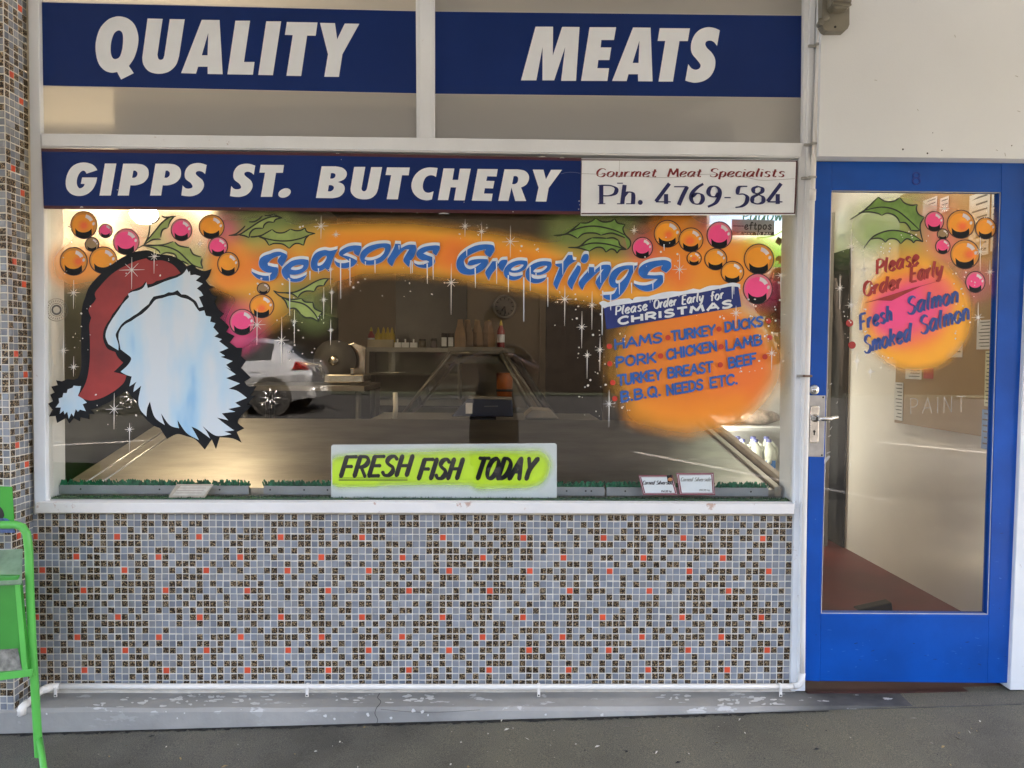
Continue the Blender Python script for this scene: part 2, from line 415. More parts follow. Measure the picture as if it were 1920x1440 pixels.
# ================================================================ SETTING
ZS = P(700, 1297, 0).z                       # top of the concrete step
def zg(x): return .006 + .0262*(x+1.85)      # the pavement climbs to the right
ASPH, t, b = new_mat('asphalt')
g1 = ramp(t, noise(t, 2.2, 6), [(.35, (.075, .070, .056)), (.65, (.135, .126, .104))])
g1 = mix(t, ramp(t, noise(t, 1.1, 3), [(.45, (0,0,0)), (.7, (.55,.55,.55))]), g1, (.14, .125, .075))
g2 = ramp(t, noise(t, 330, 3, .7), [(.36, (.48,.48,.48)), (.5, (.95,.95,.93)), (.66, (1.65,1.58,1.45))])
mm = N(t, 'ShaderNodeMix', data_type='RGBA', blend_type='MULTIPLY'); mm.inputs[0].default_value = 1
t.links.new(g1, mm.inputs[6]); t.links.new(g2, mm.inputs[7])
vo = N(t, 'ShaderNodeTexVoronoi'); vo.inputs['Scale'].default_value = 17; vo.inputs['Randomness'].default_value = 1
gg = N(t, 'ShaderNodeNewGeometry'); mpv = N(t, 'ShaderNodeMapping'); mpv.inputs['Scale'].default_value = (1, 1.7, 1)
t.links.new(gg.outputs['Position'], mpv.inputs[0]); t.links.new(mpv.outputs[0], vo.inputs['Vector'])
sp = ramp(t, vo.outputs['Distance'], [(.035, (1,1,1)), (.06, (0,0,0))])
gate = ramp(t, noise(t, 7, 2), [(.52, (0,0,0)), (.56, (1,1,1))])
ml = N(t, 'ShaderNodeMath', operation='MULTIPLY'); t.links.new(sp, ml.inputs[0]); t.links.new(gate, ml.inputs[1])
t.links.new(mix(t, ml.outputs[0], mm.outputs[2], (.42, .38, .3)), b.inputs['Base Color'])
b.inputs['Roughness'].default_value = .85
bump(t, b, noise(t, 260, 4), .45, .002)
ROADM = pm('road_asphalt', (.033, .033, .033), .9, spec=.12, var=.25, scale=1.5, bmp=.4, bscale=120)
GRASSM = pm('verge', (.02, .026, .012), .9, var=.4, scale=8)

def grid_surface(name, xs, ys, zf, mat):
    vs = [(x, y, zf(x, y)) for y in ys for x in xs]; n = len(xs)
    fs = [(j*n+i, j*n+i+1, (j+1)*n+i+1, (j+1)*n+i) for j in range(len(ys)-1) for i in range(n-1)]
    me = bpy.data.meshes.new(name); me.from_pydata(vs, [], fs); me.materials.append(mat); me.update()
    o = link(name, me); o['kind'] = 'structure'; return o
def zroad(y): return -.06 + .040*max(0, -3.9-y)
grid_surface('footpath', [-40, -6, -3, -2, -1, 0, 1, 2, 3, 6, 40], [-3.7, -2.5, -1.2, -.4, 0.02], lambda x, y: zg(max(-3, min(3, x))), ASPH)
grid_surface('road', [-40, 0, 40], [-16, -12, -8, -3.9], lambda x, y: zroad(y), ROADM)
m = MB(); m.box((-40, -3.9, -.3), (40, -3.702, .035), pm('kerb_concrete', (.3, .29, .27), .8, var=.2)); m.build('kerb', bevel=.02)['kind'] = 'structure'
grid_surface('ground', [-250, 0, 250], [-250, -120, -16.02], lambda x, y: zroad(-16)+.02, GRASSM)
grid_surface('yard', [-250, 250], [.03, 250], lambda x, y: -.35, GRASSM)

# markings on the road, where the window shows them
def mirror_ground(px, py):
    v = ray(px, py); v = np.array([v[0], v[1], v[2]])
    lo, hi = 3.0, 60.0
    for _ in range(60):
        tt = (lo+hi)/2; y = CAMP[1]+v[1]*tt; z = CAMP[2]+v[2]*tt
        if z > zroad(-y): lo = tt
        else: hi = tt
    return (v[0]*lo, -(CAMP[1]+v[1]*lo))
LINEM = pm('road_paint', (.34, .33, .31), .7, var=.1, wear=(.1, .1, .1), wscale=5, wth=.62)
for k, (a, bb, w) in enumerate([((1190, 848), (1750, 957), .11), ((1640, 829), (1870, 852), .1), ((100, 836), (290, 826), .12), ((1540, 741), (1700, 734), .1)]):
    p, q = mirror_ground(*a), mirror_ground(*bb)
    mm_ = MB(); dx, dy = q[0]-p[0], q[1]-p[1]; l = math.hypot(dx, dy); nx, ny = -dy/l*w/2, dx/l*w/2; n = 8; vs = []
    for i in range(n+1):
        x, y = p[0]+dx*i/n, p[1]+dy*i/n
        for s_ in (1, -1): vs.append((x+nx*s_, y+ny*s_, max(zroad(y+ny*s_), zroad(y))+.006))
    mm_.add(vs, [(2*i, 2*i+1, 2*i+3, 2*i+2) for i in range(n)], LINEM); mm_.build('road_line')['kind'] = 'structure'

# ================================================================ SHOPFRONT
# -- concrete step
STEPM, t, b = new_mat('painted_concrete')
c0 = ramp(t, noise(t, 3, 6), [(.3, (.23, .222, .205)), (.7, (.38, .365, .335))])
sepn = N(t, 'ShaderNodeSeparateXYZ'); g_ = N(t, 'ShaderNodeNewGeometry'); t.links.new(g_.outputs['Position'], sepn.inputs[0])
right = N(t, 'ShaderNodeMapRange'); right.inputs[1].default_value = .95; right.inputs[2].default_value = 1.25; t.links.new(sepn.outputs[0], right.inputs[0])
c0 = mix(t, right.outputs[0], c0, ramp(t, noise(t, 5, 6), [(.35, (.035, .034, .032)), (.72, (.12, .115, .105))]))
ws_ = ramp(t, noise(t, 9, 5, .6, (1, 2.2, 2.2)), [(.615, (0,0,0)), (.645, (1,1,1))])
gn = N(t, 'ShaderNodeSeparateXYZ'); t.links.new(g_.outputs['Normal'], gn.inputs[0])
up = N(t, 'ShaderNodeMapRange'); up.inputs[1].default_value = .3; up.inputs[2].default_value = .7; up.inputs[3].default_value = .25; t.links.new(gn.outputs[2], up.inputs[0])
ml = N(t, 'ShaderNodeMath', operation='MULTIPLY'); t.links.new(ws_, ml.inputs[0]); t.links.new(up.outputs[0], ml.inputs[1])
t.links.new(mix(t, ml.outputs[0], c0, (.52, .51, .49)), b.inputs['Base Color']); b.inputs['Roughness'].default_value = .75
bump(t, b, noise(t, 30, 6), .5, .006)
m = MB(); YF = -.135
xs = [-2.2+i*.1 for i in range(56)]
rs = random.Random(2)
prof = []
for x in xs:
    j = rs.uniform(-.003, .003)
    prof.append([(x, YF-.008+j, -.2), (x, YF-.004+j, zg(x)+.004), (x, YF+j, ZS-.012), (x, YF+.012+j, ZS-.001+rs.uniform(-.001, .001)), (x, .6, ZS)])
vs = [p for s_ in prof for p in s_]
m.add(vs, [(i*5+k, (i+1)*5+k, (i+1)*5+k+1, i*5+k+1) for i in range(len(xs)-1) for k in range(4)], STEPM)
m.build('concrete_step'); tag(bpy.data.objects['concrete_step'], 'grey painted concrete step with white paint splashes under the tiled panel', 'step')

m = MB(); D = Depth(YF-.006, .0002); CRK = flat('crack_dark', (.03, .028, .025), .8)
ck_ = [(712, 1300), (708, 1308), (714, 1316), (706, 1327)]
pz_ = lambda x, y: PZ(x, y, ZS+.0012)
ribbon(m, ck_, 1.1, 0, CRK, caps=False, pf=pz_); ribbon(m, [(706, 1327), (703, 1338), (708, 1350), (704, 1362)], 1.0, D(), CRK, caps=False, pf=lambda x, y: P(x, y, YF-.0095))
ribbon(m, [(714, 1330), (800, 1336), (900, 1331)], .5, D(), CRK, caps=False, pf=lambda x, y: P(x, y, YF-.0095))
rq = random.Random(21); SPL = flat('white_splash', (.62, .61, .58), .7)
for (x0, x1, y0, y1, n) in ((170, 310, 1303, 1326, 12), (320, 520, 1301, 1322, 34), (600, 680, 1304, 1316, 5), (720, 830, 1303, 1318, 14), (1230, 1290, 1302, 1312, 9), (1340, 1480, 1306, 1324, 26), (1840, 1915, 1294, 1316, 16)):
    for _ in range(n):
        x, y = rq.uniform(x0, x1), rq.uniform(y0, y1); rx_ = rq.uniform(1.5, 9); ry_ = rq.uniform(.8, 2.6); k = [rq.uniform(.6, 1.3) for _ in range(10)]
        m.add([PZ(x+rx_*k[i]*math.cos(-i*.628), y+ry_*k[i]*math.sin(-i*.628), ZS+.0014+.00002*_) for i in range(10)], [tuple(range(10))], SPL)
for _ in range(16):
    x, y = rq.uniform(60, 1300), rq.uniform(1330, 1352); r_ = rq.uniform(1, 4); k = [rq.uniform(.6, 1.3) for _ in range(9)]
    m.add([P(x+r_*k[i]*math.cos(-i*.698), y+r_*k[i]*math.sin(-i*.698), YF-.0096) for i in range(9)], [tuple(range(9))], SPL)
m.build('paint_splash', bpy.data.objects['concrete_step'])
# litter on the footpath
m = MB(); rq = random.Random(5); LT = [flat('litter_pale', (.5, .47, .4), .7), flat('litter_leaf', (.28, .2, .08), .7), flat('litter_dark', (.02, .02, .02), .8)]
def zgr(px, py):
    z = .05
    for _ in range(8): p = PZ(px, py, z); z = zg(max(-3, min(3, p.x)))
    return PZ(px, py, z+.002)
for _ in range(75):
    px, py = rq.uniform(90, 1910), rq.uniform(1335, 1440)
    c = zgr(px, py); a = rq.uniform(0, 3.1); l, w = rq.choice((.003, .004, .006, .012)), rq.uniform(.0015, .004); u = Vector((math.cos(a), math.sin(a), 0)); v = Vector((-math.sin(a), math.cos(a), 0))
    if c.y > YF-.012: continue
    m.add([c-u*l-v*w*.4, c+v*-w, c+u*l, c+v*w+Vector((0, 0, .003))], [(0, 1, 2, 3)], rq.choice((LT[0], LT[0], LT[1], LT[2])))
dj = flat('dirt_joint', (.022, .02, .016), .9, .4, 30)
for i in range(60):
    x0_ = -1.9+i*.052; pts_ = []
    for k in range(6): pts_.append((x0_+k*.0125, YF-.0115))
    wv = [rq.uniform(.004, .02)*(1 if x0_ < .9 else .5) for _ in pts_]
    m.add([(x, y+.004, zg(x)+.0022) for x, y in pts_]+[(x, y-w, zg(x)+.0022) for (x, y), w in zip(pts_, wv)], [(k, k+1, 7+k, 6+k) for k in range(5)], dj)
o = m.build('litter'); tag(o, 'scattered paint chips, bits of leaf and grit on the footpath', 'litter', None, 'stuff')
# -- mosaic tiles
GROUT = pm('grout', (.64, .60, .52), .8, var=.15, scale=20, bmp=.3, bscale=200)
TBS = [flat('blue_grey_tile', c_, r_, .16, 11) for c_, r_ in (((.245, .26, .285), .25), ((.205, .22, .25), .18), ((.275, .285, .305), .32), ((.23, .25, .285), .4), ((.25, .255, .265), .25))]
TR = flat('red_tile', (.66, .085, .035), .28, .15, 9)
TN, t, b = new_mat('mottled_brown_tile')
o_ = ramp(t, noise(t, 190, 3, .6), [(.43, (.010, .006, .004)), (.52, (.05, .03, .016)), (.60, (.38, .27, .15))])
t.links.new(mix(t, ramp(t, noise(t, 30, 2), [(.58, (0,0,0)), (.68, (1,1,1))]), o_, ramp(t, noise(t, 190, 3, .6), [(.42, (.03, .02, .013)), (.58, (.30, .235, .15))])), b.inputs['Base Color']); b.inputs['Roughness'].default_value = .3
PT = .02553; TW = .0221
REDS = {(0, 0), (6, 3), (1, 5), (7, 8)}
def tiles(m, nx, ny, org, ax, face, seed, cmap=None, clip=None):
    """nx x ny glass tiles; org = top corner, ax = direction of a row, face = outward"""
    rr = random.Random(seed); ax = Vector(ax); fc = Vector(face); dn = Vector((0, 0, -1))
    last = False
    for j in range(ny):
        for i in range(nx):
            c = Vector(org)+ax*((i+.5)*PT+rr.gauss(0, .0004))+dn*((j+.5)*PT+rr.gauss(0, .0004))
            if clip and not clip(c): continue
            red = ((i-12) % 12, (j-3) % 12) in REDS if cmap is None else cmap(i, j)
            brn = rr.random() < (.36 if i and last else .55); mat = TR if red else (TN if brn else rr.choice(TBS)); last = brn and not red
            h = TW/2*rr.uniform(.96, 1.03); k = h-.0016; e = rr.uniform(.0016, .0026); ta, tb_ = rr.gauss(0, .0004), rr.gauss(0, .0004)
            o4 = [(-1, -1), (1, -1), (1, 1), (-1, 1)]
            base = [c+ax*h*a+dn*h*bq for a, bq in o4]
            top = [c+ax*k*a+dn*k*bq+fc*(e+a*ta+bq*tb_) for a, bq in o4]
            m.add(base+top, [(4, 5, 6, 7)]+[(q, (q+1) % 4, 4+(q+1) % 4, 4+q) for q in range(4)], mat)
pan = empty('tiled_wall', P(760, 1290, 0), 'mosaic panel of small blue grey, brown and red tiles below the window', 'tiled wall')
m = MB(); xl, xr = P(60, 1000, 0).x, P(1487, 1000, 0).x; zt, zb = P(700, 962.5, 0).z, ZS+.001
m.box((xl-.06, -.004, zb-.05), (xr+.02, .06, zt+.02), GROUT); m.build('grout', pan)
m = MB(); nxp = int((xr-xl)/PT)+1
tiles(m, nxp, 26, (xl, -.004, zt-.002), (1, 0, 0), (0, -1, 0), 11, clip=lambda c: c.x < xr-.002 and c.z > zb+.008)
m.build('mosaic_tiles', pan)
pier = empty('tiled_pier', (-1.9, -.06, 0), 'mosaic tiled pier standing out at the left edge beside the window', 'pier')
XP = P(56, 500, 0).x; YP = -.128
m = MB(); m.box((XP-.9, YP, -.1), (XP, .10, 3.1), GROUT); m.build('grout', pier)
m = MB()
tiles(m, 12, 118, (XP-12*PT+.0, YP, 3.0), (1, 0, 0), (0, -1, 0), 5, cmap=lambda i, j: False)
tiles(m, 5, 118, (XP, YP+.002, 3.0), (0, 1, 0), (1, 0, 0), 8, cmap=lambda i, j: (i*5+j) % 13 == 3 and i in (1, 3))
m.build('mosaic_tiles', pier)

# -- window joinery
win = empty('shop_window', P(760, 950, 0), 'big white framed butcher shop window with painted holiday decorations', 'window')
YJ = -.022
m = MB(); m.slab([(51, -60), (71, -60), (76, 262), (82, 400), (86, 937), (88, 952), (64, 966), (59, 480)], YJ, .105, WHITE); m.build('jamb', win, .003)
m = MB(); m.slab([(1508, -60), (1540, -60), (1527, 290), (1518, 480), (1513, 960), (1510, 1296), (1483, 1296), (1489, 950), (1493, 480), (1497, 300), (1505, 268)], YJ, .13, WHITE)
m.slab([(1520, -60), (1532, -60), (1519, 290), (1511, 480), (1505, 960), (1502, 1290), (1496, 1290), (1500, 960), (1505, 480), (1512, 290)], YJ-.008, YJ+.004, WHITE)
m.build('jamb', win, .003)
m = MB(); m.slab([(779, -60), (815, -60), (815, 264), (781, 259)], YJ+.001, .09, WHITE)
m.slab([(786, -60), (808, -60), (808, 262), (788, 260)], YJ-.005, YJ+.004, WHITE); m.build('mullion', win, .002)
m = MB(); m.slab([(76, 250), (780, 258), (1507, 268), (1499, 296), (1090, 290), (640, 283), (78, 277)], YJ-.006, .09, WHITE)
m.slab([(77, 271), (640, 277.5), (1502, 290.5), (1502, 293), (640, 280), (77, 273.5)], YJ-.012, YJ, WHITE); m.build('transom', win, .003)
m = MB(); m.slab([(66, 943), (700, 942), (1490, 945), (1489, 964), (700, 962), (66, 962)], -.05, .0, SILLW)
z0 = P(700, 943, -.05).z
m.add([P(66, 943, -.05), P(1490, 945, -.05), P(1490, 941, .03)+Vector((0, 0, .0)), P(72, 938, .03)], [(0, 1, 2, 3)], SILLW)
m.build('sill', win, .002)
def pane(px, name, mat, Y):
    m = MB(); m.add([P(x, y, Y) for x, y in px], [(0, 1, 2, 3)], mat); return m.build(name, win)
FILM, t, b = new_mat('frosted_film'); b.inputs['Base Color'].default_value = (.50, .49, .465, 1); b.inputs['Roughness'].default_value = .35
tl_ = N(t, 'ShaderNodeBsdfTranslucent'); tl_.inputs[0].default_value = (.5, .47, .42, 1); mx_ = N(t, 'ShaderNodeMixShader'); mx_.inputs[0].default_value = .45
t.links.new(b.outputs[0], mx_.inputs[1]); t.links.new(tl_.outputs[0], mx_.inputs[2]); t.links.new(mx_.outputs[0], t.nodes['Material Output'].inputs[0])
upl = pane([(66, -60), (782, -60), (784, 262), (72, 256)], 'frosted_pane', FILM, .0)
upr = pane([(812, -60), (1512, -60), (1508, 272), (812, 268)], 'frosted_pane', FILM, .0)
main = pane([(76, 268), (1502, 280), (1493, 947), (82, 944)], 'glass_pane', GLASS, .0)

# -- navy bands with QUALITY / MEATS on the frosted panes
EDGE = flat('pale_film_edge', (.55, .52, .5), .4)
def band(par, poly, conts):
    m = MB(); D = Depth(-.0006, .0004)
    x0, y0 = poly[0]; e = 1.6
    fill(m, [[(poly[0][0], poly[0][1]-e), (poly[1][0], poly[1][1]-e), (poly[2][0], poly[2][1]+e), (poly[3][0], poly[3][1]+e)]], D(), EDGE)
    fill(m, [poly], D(), NAVY); m.build('sign_band', par)
    m = MB(); D = Depth(-.0022, .0001)
    for c in conts: fill(m, c, D(), LETTER)
    m.build('lettering', par)
A_, B_, C_, D_ = (lambda p: T(160, 20, 6, p)), (lambda p: T(420, 20, 6, p)), (lambda p: T(960, 20, 8.727, p)), (lambda p: T(1160, 20, 8.727, p))
QUALITY = [
 [A_([(395,65,1),(480,90,1),(555,160,1),(595,280,1),(590,400,1),(550,530,1),(490,622),(545,703),(402,775),(358,690),(290,697,1),(215,670,1),(150,595,1),(118,470,1),(120,340,1),(165,200,1),(250,105,1),(330,70,1)]),
  A_([(378,222,1),(415,250,1),(425,320,1),(415,430,1),(385,520,1),(335,545,1),(300,520,1),(285,450,1),(292,350,1),(325,255,1)])],
 [A_([(700,88),(870,92),(811,495),(822,540,1),(848,553,1),(876,540,1),(890,495),(950,94),(1118,97),(1055,510),(1020,610,1),(940,685,1),(830,710,1),(720,685,1),(655,610,1),(640,530)])],
 [A_([(1310,103),(1510,106),(1545,715),(1376,712),(1376,630),(1268,630),(1245,708),(1077,703)]), A_([(1383,250),(1375,502),(1310,502)])],
 [B_([(128,113),(293,113),(225,577),(343,577),(325,720),(38,716)])], [B_([(475,120),(643,120),(550,726),(385,723)])],
 [B_([(707,127),(1052,133),(1032,282),(935,280),(868,735),(702,732),(773,275),(685,272)])],
 [B_([(1080,137),(1248,140),(1273,322),(1358,145),(1523,147),(1332,490),(1293,745),(1128,743),(1170,490)])]]
MEATS = [
 [C_([(385,262),(672,262),(668,733),(820,265),(1105,268),(1048,1148),(803,1148),(870,595),(690,1140),(498,1140),(500,595),(398,1140),(147,1140)])],
 [C_([(1270,270),(1703,272),(1668,480),(1463,480),(1450,602),(1625,602),(1593,808),(1412,808),(1397,940),(1588,942),(1560,1150),(1130,1148)])],
 [D_([(235,275),(522,278),(555,1157),(318,1155),(315,1040),(160,1040),(130,1152),(-108,1150)]), D_([(340,490),(325,855),(228,855)])],
 [D_([(672,285),(1167,290),(1132,497),(995,497),(888,1160),(652,1160),(762,495),(637,495)])],
 [D_([(1655,322),(1610,578),(1560,515,1),(1500,490,1),(1435,505,1),(1418,555,1),(1450,615,1),(1520,685,1),(1570,770,1),(1583,850,1),(1565,960,1),(1500,1075,1),(1390,1150,1),(1260,1178,1),(1160,1165,1),(1090,1143),(1138,872),(1190,940,1),(1260,967,1),(1320,945,1),(1340,900,1),(1325,860,1),(1270,790,1),(1205,710,1),(1182,620,1),(1195,500,1),(1250,385,1),(1340,305,1),(1460,270,1),(1570,285,1)])]]
band(upl, [(70.5, 4), (780.5, 21), (781, 175), (74.5, 160)], QUALITY)
band(upr, [(813.5, 21.5), (1509, 29.5), (1505, 183), (814, 175.7)], MEATS)

# -- name board and phone board fixed across the window
sg = empty('name_board', P(580, 400, -.03), 'long navy board with the white butchery name above the painted window', 'sign')
m = MB(); q = [(77, 278), (640, 287), (1090, 296), (1088, 402), (640, 396.5), (82, 391)]
m.slab(q, -.034, -.026, MAROON); m.build('board', sg, .0008)
m = MB(); fill(m, [[(78, 284), (640, 292.5), (1089.5, 301.5), (1087.5, 396), (640, 390.5), (82, 385.5)]], -.0345, NAVY); m.build('painted_field', sg)
E_, F_, G_, H_ = (lambda p, dx=0, dy=0: T(100, 280, 8, p, dx, dy)), (lambda p, dx=0, dy=0: T(330, 280, 8, p, dx, dy)), (lambda p: T(570, 280, 8, p)), (lambda p: T(810, 280, 6.857, p))
PO = [(1047,215),(1240,215),(1340,230,1),(1410,280,1),(1430,350,1),(1415,430,1),(1350,500,1),(1250,537,1),(1155,540),(1132,693),(965,693)]
PH = [(1200,320),(1230,320,1),(1260,350,1),(1255,395,1),(1220,425,1),(1182,425)]
SO = [(460,235),(437,372),(400,340,1),(350,325,1),(305,338,1),(298,370,1),(330,405,1),(395,460,1),(420,530,1),(400,600,1),(340,665,1),(250,700,1),(165,703,1),(80,690),(100,540),(140,580,1),(190,590,1),(240,575,1),(245,545,1),(215,500,1),(150,450,1),(130,390,1),(145,310,1),(200,240,1),(280,210,1),(370,208,1)]
NAME = [
 [E_([(660,312),(498,365),(470,325,1),(430,325,1),(385,370,1),(355,450,1),(355,530,1),(385,580,1),(420,580,1),(455,555,1),(470,520),(412,517),(432,422),(657,422),(640,500,1),(590,600,1),(500,675,1),(390,700,1),(280,675,1),(205,600,1),(185,500,1),(205,385,1),(270,270,1),(370,210,1),(480,198,1),(580,225,1),(630,265,1)])],
 [E_([(773,213),(945,213),(862,693),(692,693)])], [E_(PO), E_(PH)], [E_(PO, 485), E_(PH, 485)], [F_(SO)], [F_(SO, 729, 10)],
 [F_([(1270,232),(1620,235),(1603,352),(1500,352),(1443,712),(1272,712),(1335,350),(1250,348)])],
 [F_([(1628+93*math.cos(a)-10*math.sin(a), 655+70*math.sin(a)-12*math.cos(a), 1) for a in [i*math.pi/6 for i in range(12)]])],
 [G_([(265,255),(470,255),(570,275,1),(630,325,1),(640,390,1),(600,450,1),(510,490),(580,520,1),(610,575,1),(595,650,1),(530,710,1),(430,733),(178,730)]), G_([(405,357),(440,357,1),(470,375,1),(465,415,1),(430,438,1),(392,438)]), G_([(373,538),(410,538,1),(445,560,1),(440,600,1),(400,630,1),(357,630)])],
 [G_([(752,263),(920,263),(862,590),(875,620,1),(905,630,1),(930,615,1),(945,585),(1008,267),(1172,267),(1112,590),(1080,670,1),(1000,735,1),(890,750,1),(780,725,1),(710,655,1),(697,590)])],
 [G_([(1245,270),(1587,273),(1570,390),(1470,388),(1408,750),(1240,748),(1307,387),(1223,385)])],
 [[(820.5,315),(817.5,331.8),(812,329,1),(805,329,1),(798,333,1),(793.5,343,1),(793,353,1),(797,359.5,1),(804,361.5,1),(813,358.7),(809.7,374),(799,375.6,1),(786,372,1),(776,363,1),(771.6,352,1),(772.5,340,1),(778.7,327.5,1),(790,318,1),(803.7,314,1)]],
 [H_([(148,245),(287,247),(263,392),(335,393),(358,248),(498,250),(420,657),(282,655),(310,490),(240,488),(208,653),(75,652)])],
 [H_([(588,252),(845,254),(830,350),(710,347),(698,405),(803,407),(785,503),(680,500),(667,568),(780,570),(765,664),(512,659)])],
 [H_([(932,257),(1100,257),(1190,275,1),(1240,325,1),(1245,390,1),(1210,455,1),(1145,490),(1210,664),(1070,664),(1022,490),(983,664),(852,662)]), H_([(1050,345),(1085,345,1),(1107,370,1),(1100,420,1),(1070,445,1),(1030,447)])],
 [H_([(1295,260),(1433,262),(1465,385),(1530,263),(1672,263),(1500,497),(1470,672),(1332,670),(1370,490)])]]
m = MB(); D = Depth(-.0349, .00005)
for c in NAME: fill(m, c, D(), SIGNW)
m.build('lettering', sg)

m = MB(); D = Depth(-.0352, .00004); CHIP = flat('board_chip', (.6, .58, .55), .6); HRL = flat('hair_scratch', (.10, .12, .22), .5)
rq = random.Random(14)
for x, y, r_ in ((1085, 392, 1.2), (962, 397, 1.2), (220, 356, 1), (782, 399.5, .9), (734, 398, .8), (870, 379, .8), (640, 299, .7), (450, 391, .7), (1086, 377, 1.6), (1087, 384, 1.2)): disc(m, x, y, r_, D(), CHIP, r_*.8, n=8)
for x0, x1, y in ((822, 842, 401), (1010, 1024, 294.5), (630, 636, 288), (1050, 1058, 296.3), (150, 156, 389)): ribbon(m, [(x0, y), ((x0+x1)/2, y-1.2), (x1, y)], 1.5, D(), CHIP, taper=lambda v: .4+math.sin(math.pi*v))
ribbon(m, [(1052, 326), (1062, 323.5), (1075, 323), (1089, 325)], .8, D(), HRL)
m.build('wear_marks', sg)

ph = empty('phone_board', P(1290, 402, -.03), 'white board with the phone number and dark red border', 'sign')
m = MB(); m.slab([(1091, 297), (1495, 300), (1491, 403), (1089, 404)], -.033, -.026, SIGNW); m.build('board', ph, .0008)
m = MB(); D = Depth(-.0333)
for a, bb, w in [((1090, 299.5), (1494, 302), 2.2), ((1494, 301), (1490, 401), 2.6), ((1090, 400.5), (1491, 400), 2.4)]: ribbon(m, [a, bb], w, D(), MAROON, caps=False)
m.build('border', ph)
m = MB(); D = Depth(-.0334, .00003)
nb = (3.9, 1, 1.0)
for s_, x0, x1 in (('Gourmet', 1117.8, 1230), ('Meat', 1252, 1314), ('Specialists', 1331, 1469.5)):
    m = MB(); write(m, s_, x0, 331.6, x1, 331.6, 15.5, 2, D, DRED, .18, nb); m.build('lettering', ph)
m = MB()
nb = (7.8, 1.2, 2.3)
write(m, 'Ph.', 1124, 382.4, 1207, 382.4, 35, 5, D, INK, 0, nb)
for x0, x1, y in ((1121, 1135, 382), (1121, 1135, 347.5), (1157, 1167, 382), (1174, 1190, 382), (1157, 1168, 343.5)): ribbon(m, [(x0, y), (x1, y)], 1.8, D(), INK, caps=False)
disc(m, 1200.5, 379.5, 4.6, D(), INK)
m.build('lettering', ph); m = MB(); D2 = Depth(-.0340, .00003); HR2 = flat('thread_grey', (.33, .32, .30), .6)
ribbon(m, [(1090, 325.5), (1130, 327), (1180, 330.5), (1260, 333), (1300, 328), (1345, 327), (1400, 333), (1430, 338), (1490, 335)], .7, D2(), HR2); ribbon(m, [(1162, 300), (1161, 322)], .5, D2(), HR2)
m.build('thread', ph); m = MB(); write(m, '4769-584', 1229, 382.4, 1467, 382.4, 33, 5, D, INK, 0, nb); m.build('phone_number', ph)
# ================================================================ PAINTING ON THE BIG PANE
AIR = attr_paint('airbrush_paint')
ORG, YEL, RORG, PNK, GRN = (.93, .30, .012), (.88, .40, .03), (.90, .17, .03), (.93, .07, .25), (.20, .36, .06)
LGRN, CLR = (.30, .40, .10), (.6, .35, .08)
S = Spray(84, 396, 1488, 860, 5)
arc = [(455, 505), (520, 482), (600, 468), (680, 466), (760, 466), (860, 476), (960, 492), (1060, 512), (1150, 525), (1260, 525), (1345, 500), (1390, 490)]
S.line(arc, 36, 22, YEL, 1)
S.line([(430, 505), (520, 490)], 30, 22, ORG, .95); S.line(arc[2:10], 22, 16, ORG, .95)
S.line([(440, 500), (500, 500)], 12, 26, RORG, .7); S.dot(850, 478, 10, 26, RORG, .6); S.line([(1240, 505), (1275, 500)], 18, 34, RORG, .75)
S.line([(560, 520), (640, 508)], 4, 26, ORG, .5)
S.line([(1140, 540), (1230, 545)], 5, 28, YEL, .6)
# greens behind the holly
for pts, r, s_, c, a in [([(300, 450), (330, 415)], 10, 26, GRN, .7), ([(290, 470), (350, 470), (375, 495)], 12, 26, GRN, .75), ([(450, 442), (500, 440)], 10, 34, GRN, .7), ([(470, 430), (520, 412)], 10, 26, LGRN, .75), ([(480, 445), (580, 442)], 12, 24, LGRN, .8),
    ([(520, 548), (560, 545), (600, 530)], 8, 22, GRN, .75), ([(540, 560), (590, 590)], 10, 24, LGRN, .75), ([(1060, 432), (1120, 425), (1165, 440)], 14, 30, GRN, .85), ([(1080, 460), (1160, 462)], 10, 30, GRN, .75)]:
    S.line(pts, r*.45, s_*1.2, LGRN, a*.5)
# list bauble: a huge soft orange ball
gx = lambda X, Y: np.clip(.62+.38*(X-1160)/200, .4, 1)
S.line_g([(1265, 680), (1340, 676)], 88, 62, (.92, .42, .05), .85, gx); S.line_g([(1275, 682), (1338, 682)], 88, 36, (.86, .20, .008), 1, gx)
S.line([(1380, 720), (1410, 690)], 6, 40, RORG, .6)
S.line([(1200, 770), (1290, 790), (1380, 760)], 4, 26, ORG, .6)
# glow round the baubles
for x, y, r, s_, c, a in [(157, 422, 12, 24, ORG, .6), (205, 445, 10, 40, PNK, .45), (236, 440, 14, 34, PNK, .35), (138, 496, 26, 24, ORG, .75), (190, 490, 24, 24, ORG, .8), (172, 470, 14, 30, ORG, .5), (340, 432, 12, 26, PNK, .4), (415, 440, 10, 30, PNK, .55), (430, 490, 20, 30, ORG, .7), (492, 565, 24, 34, YEL, .8), (455, 608, 20, 30, PNK, .6), (444, 640, 4, 24, PNK, .35),
    (1205, 465, 10, 30, PNK, .35), (1270, 442, 24, 36, ORG, .75), (1349, 441, 16, 30, PNK, .4), (1340, 490, 24, 40, ORG, .85), (1423, 486, 18, 30, YEL, .6), (1421, 541, 18, 26, PNK, .35), (1380, 515, 20, 30, ORG, .7)]:
    S.dot(x, y, r, s_, c, a)
spray = S.build('airbrushed_glow', -.0008, AIR, main)

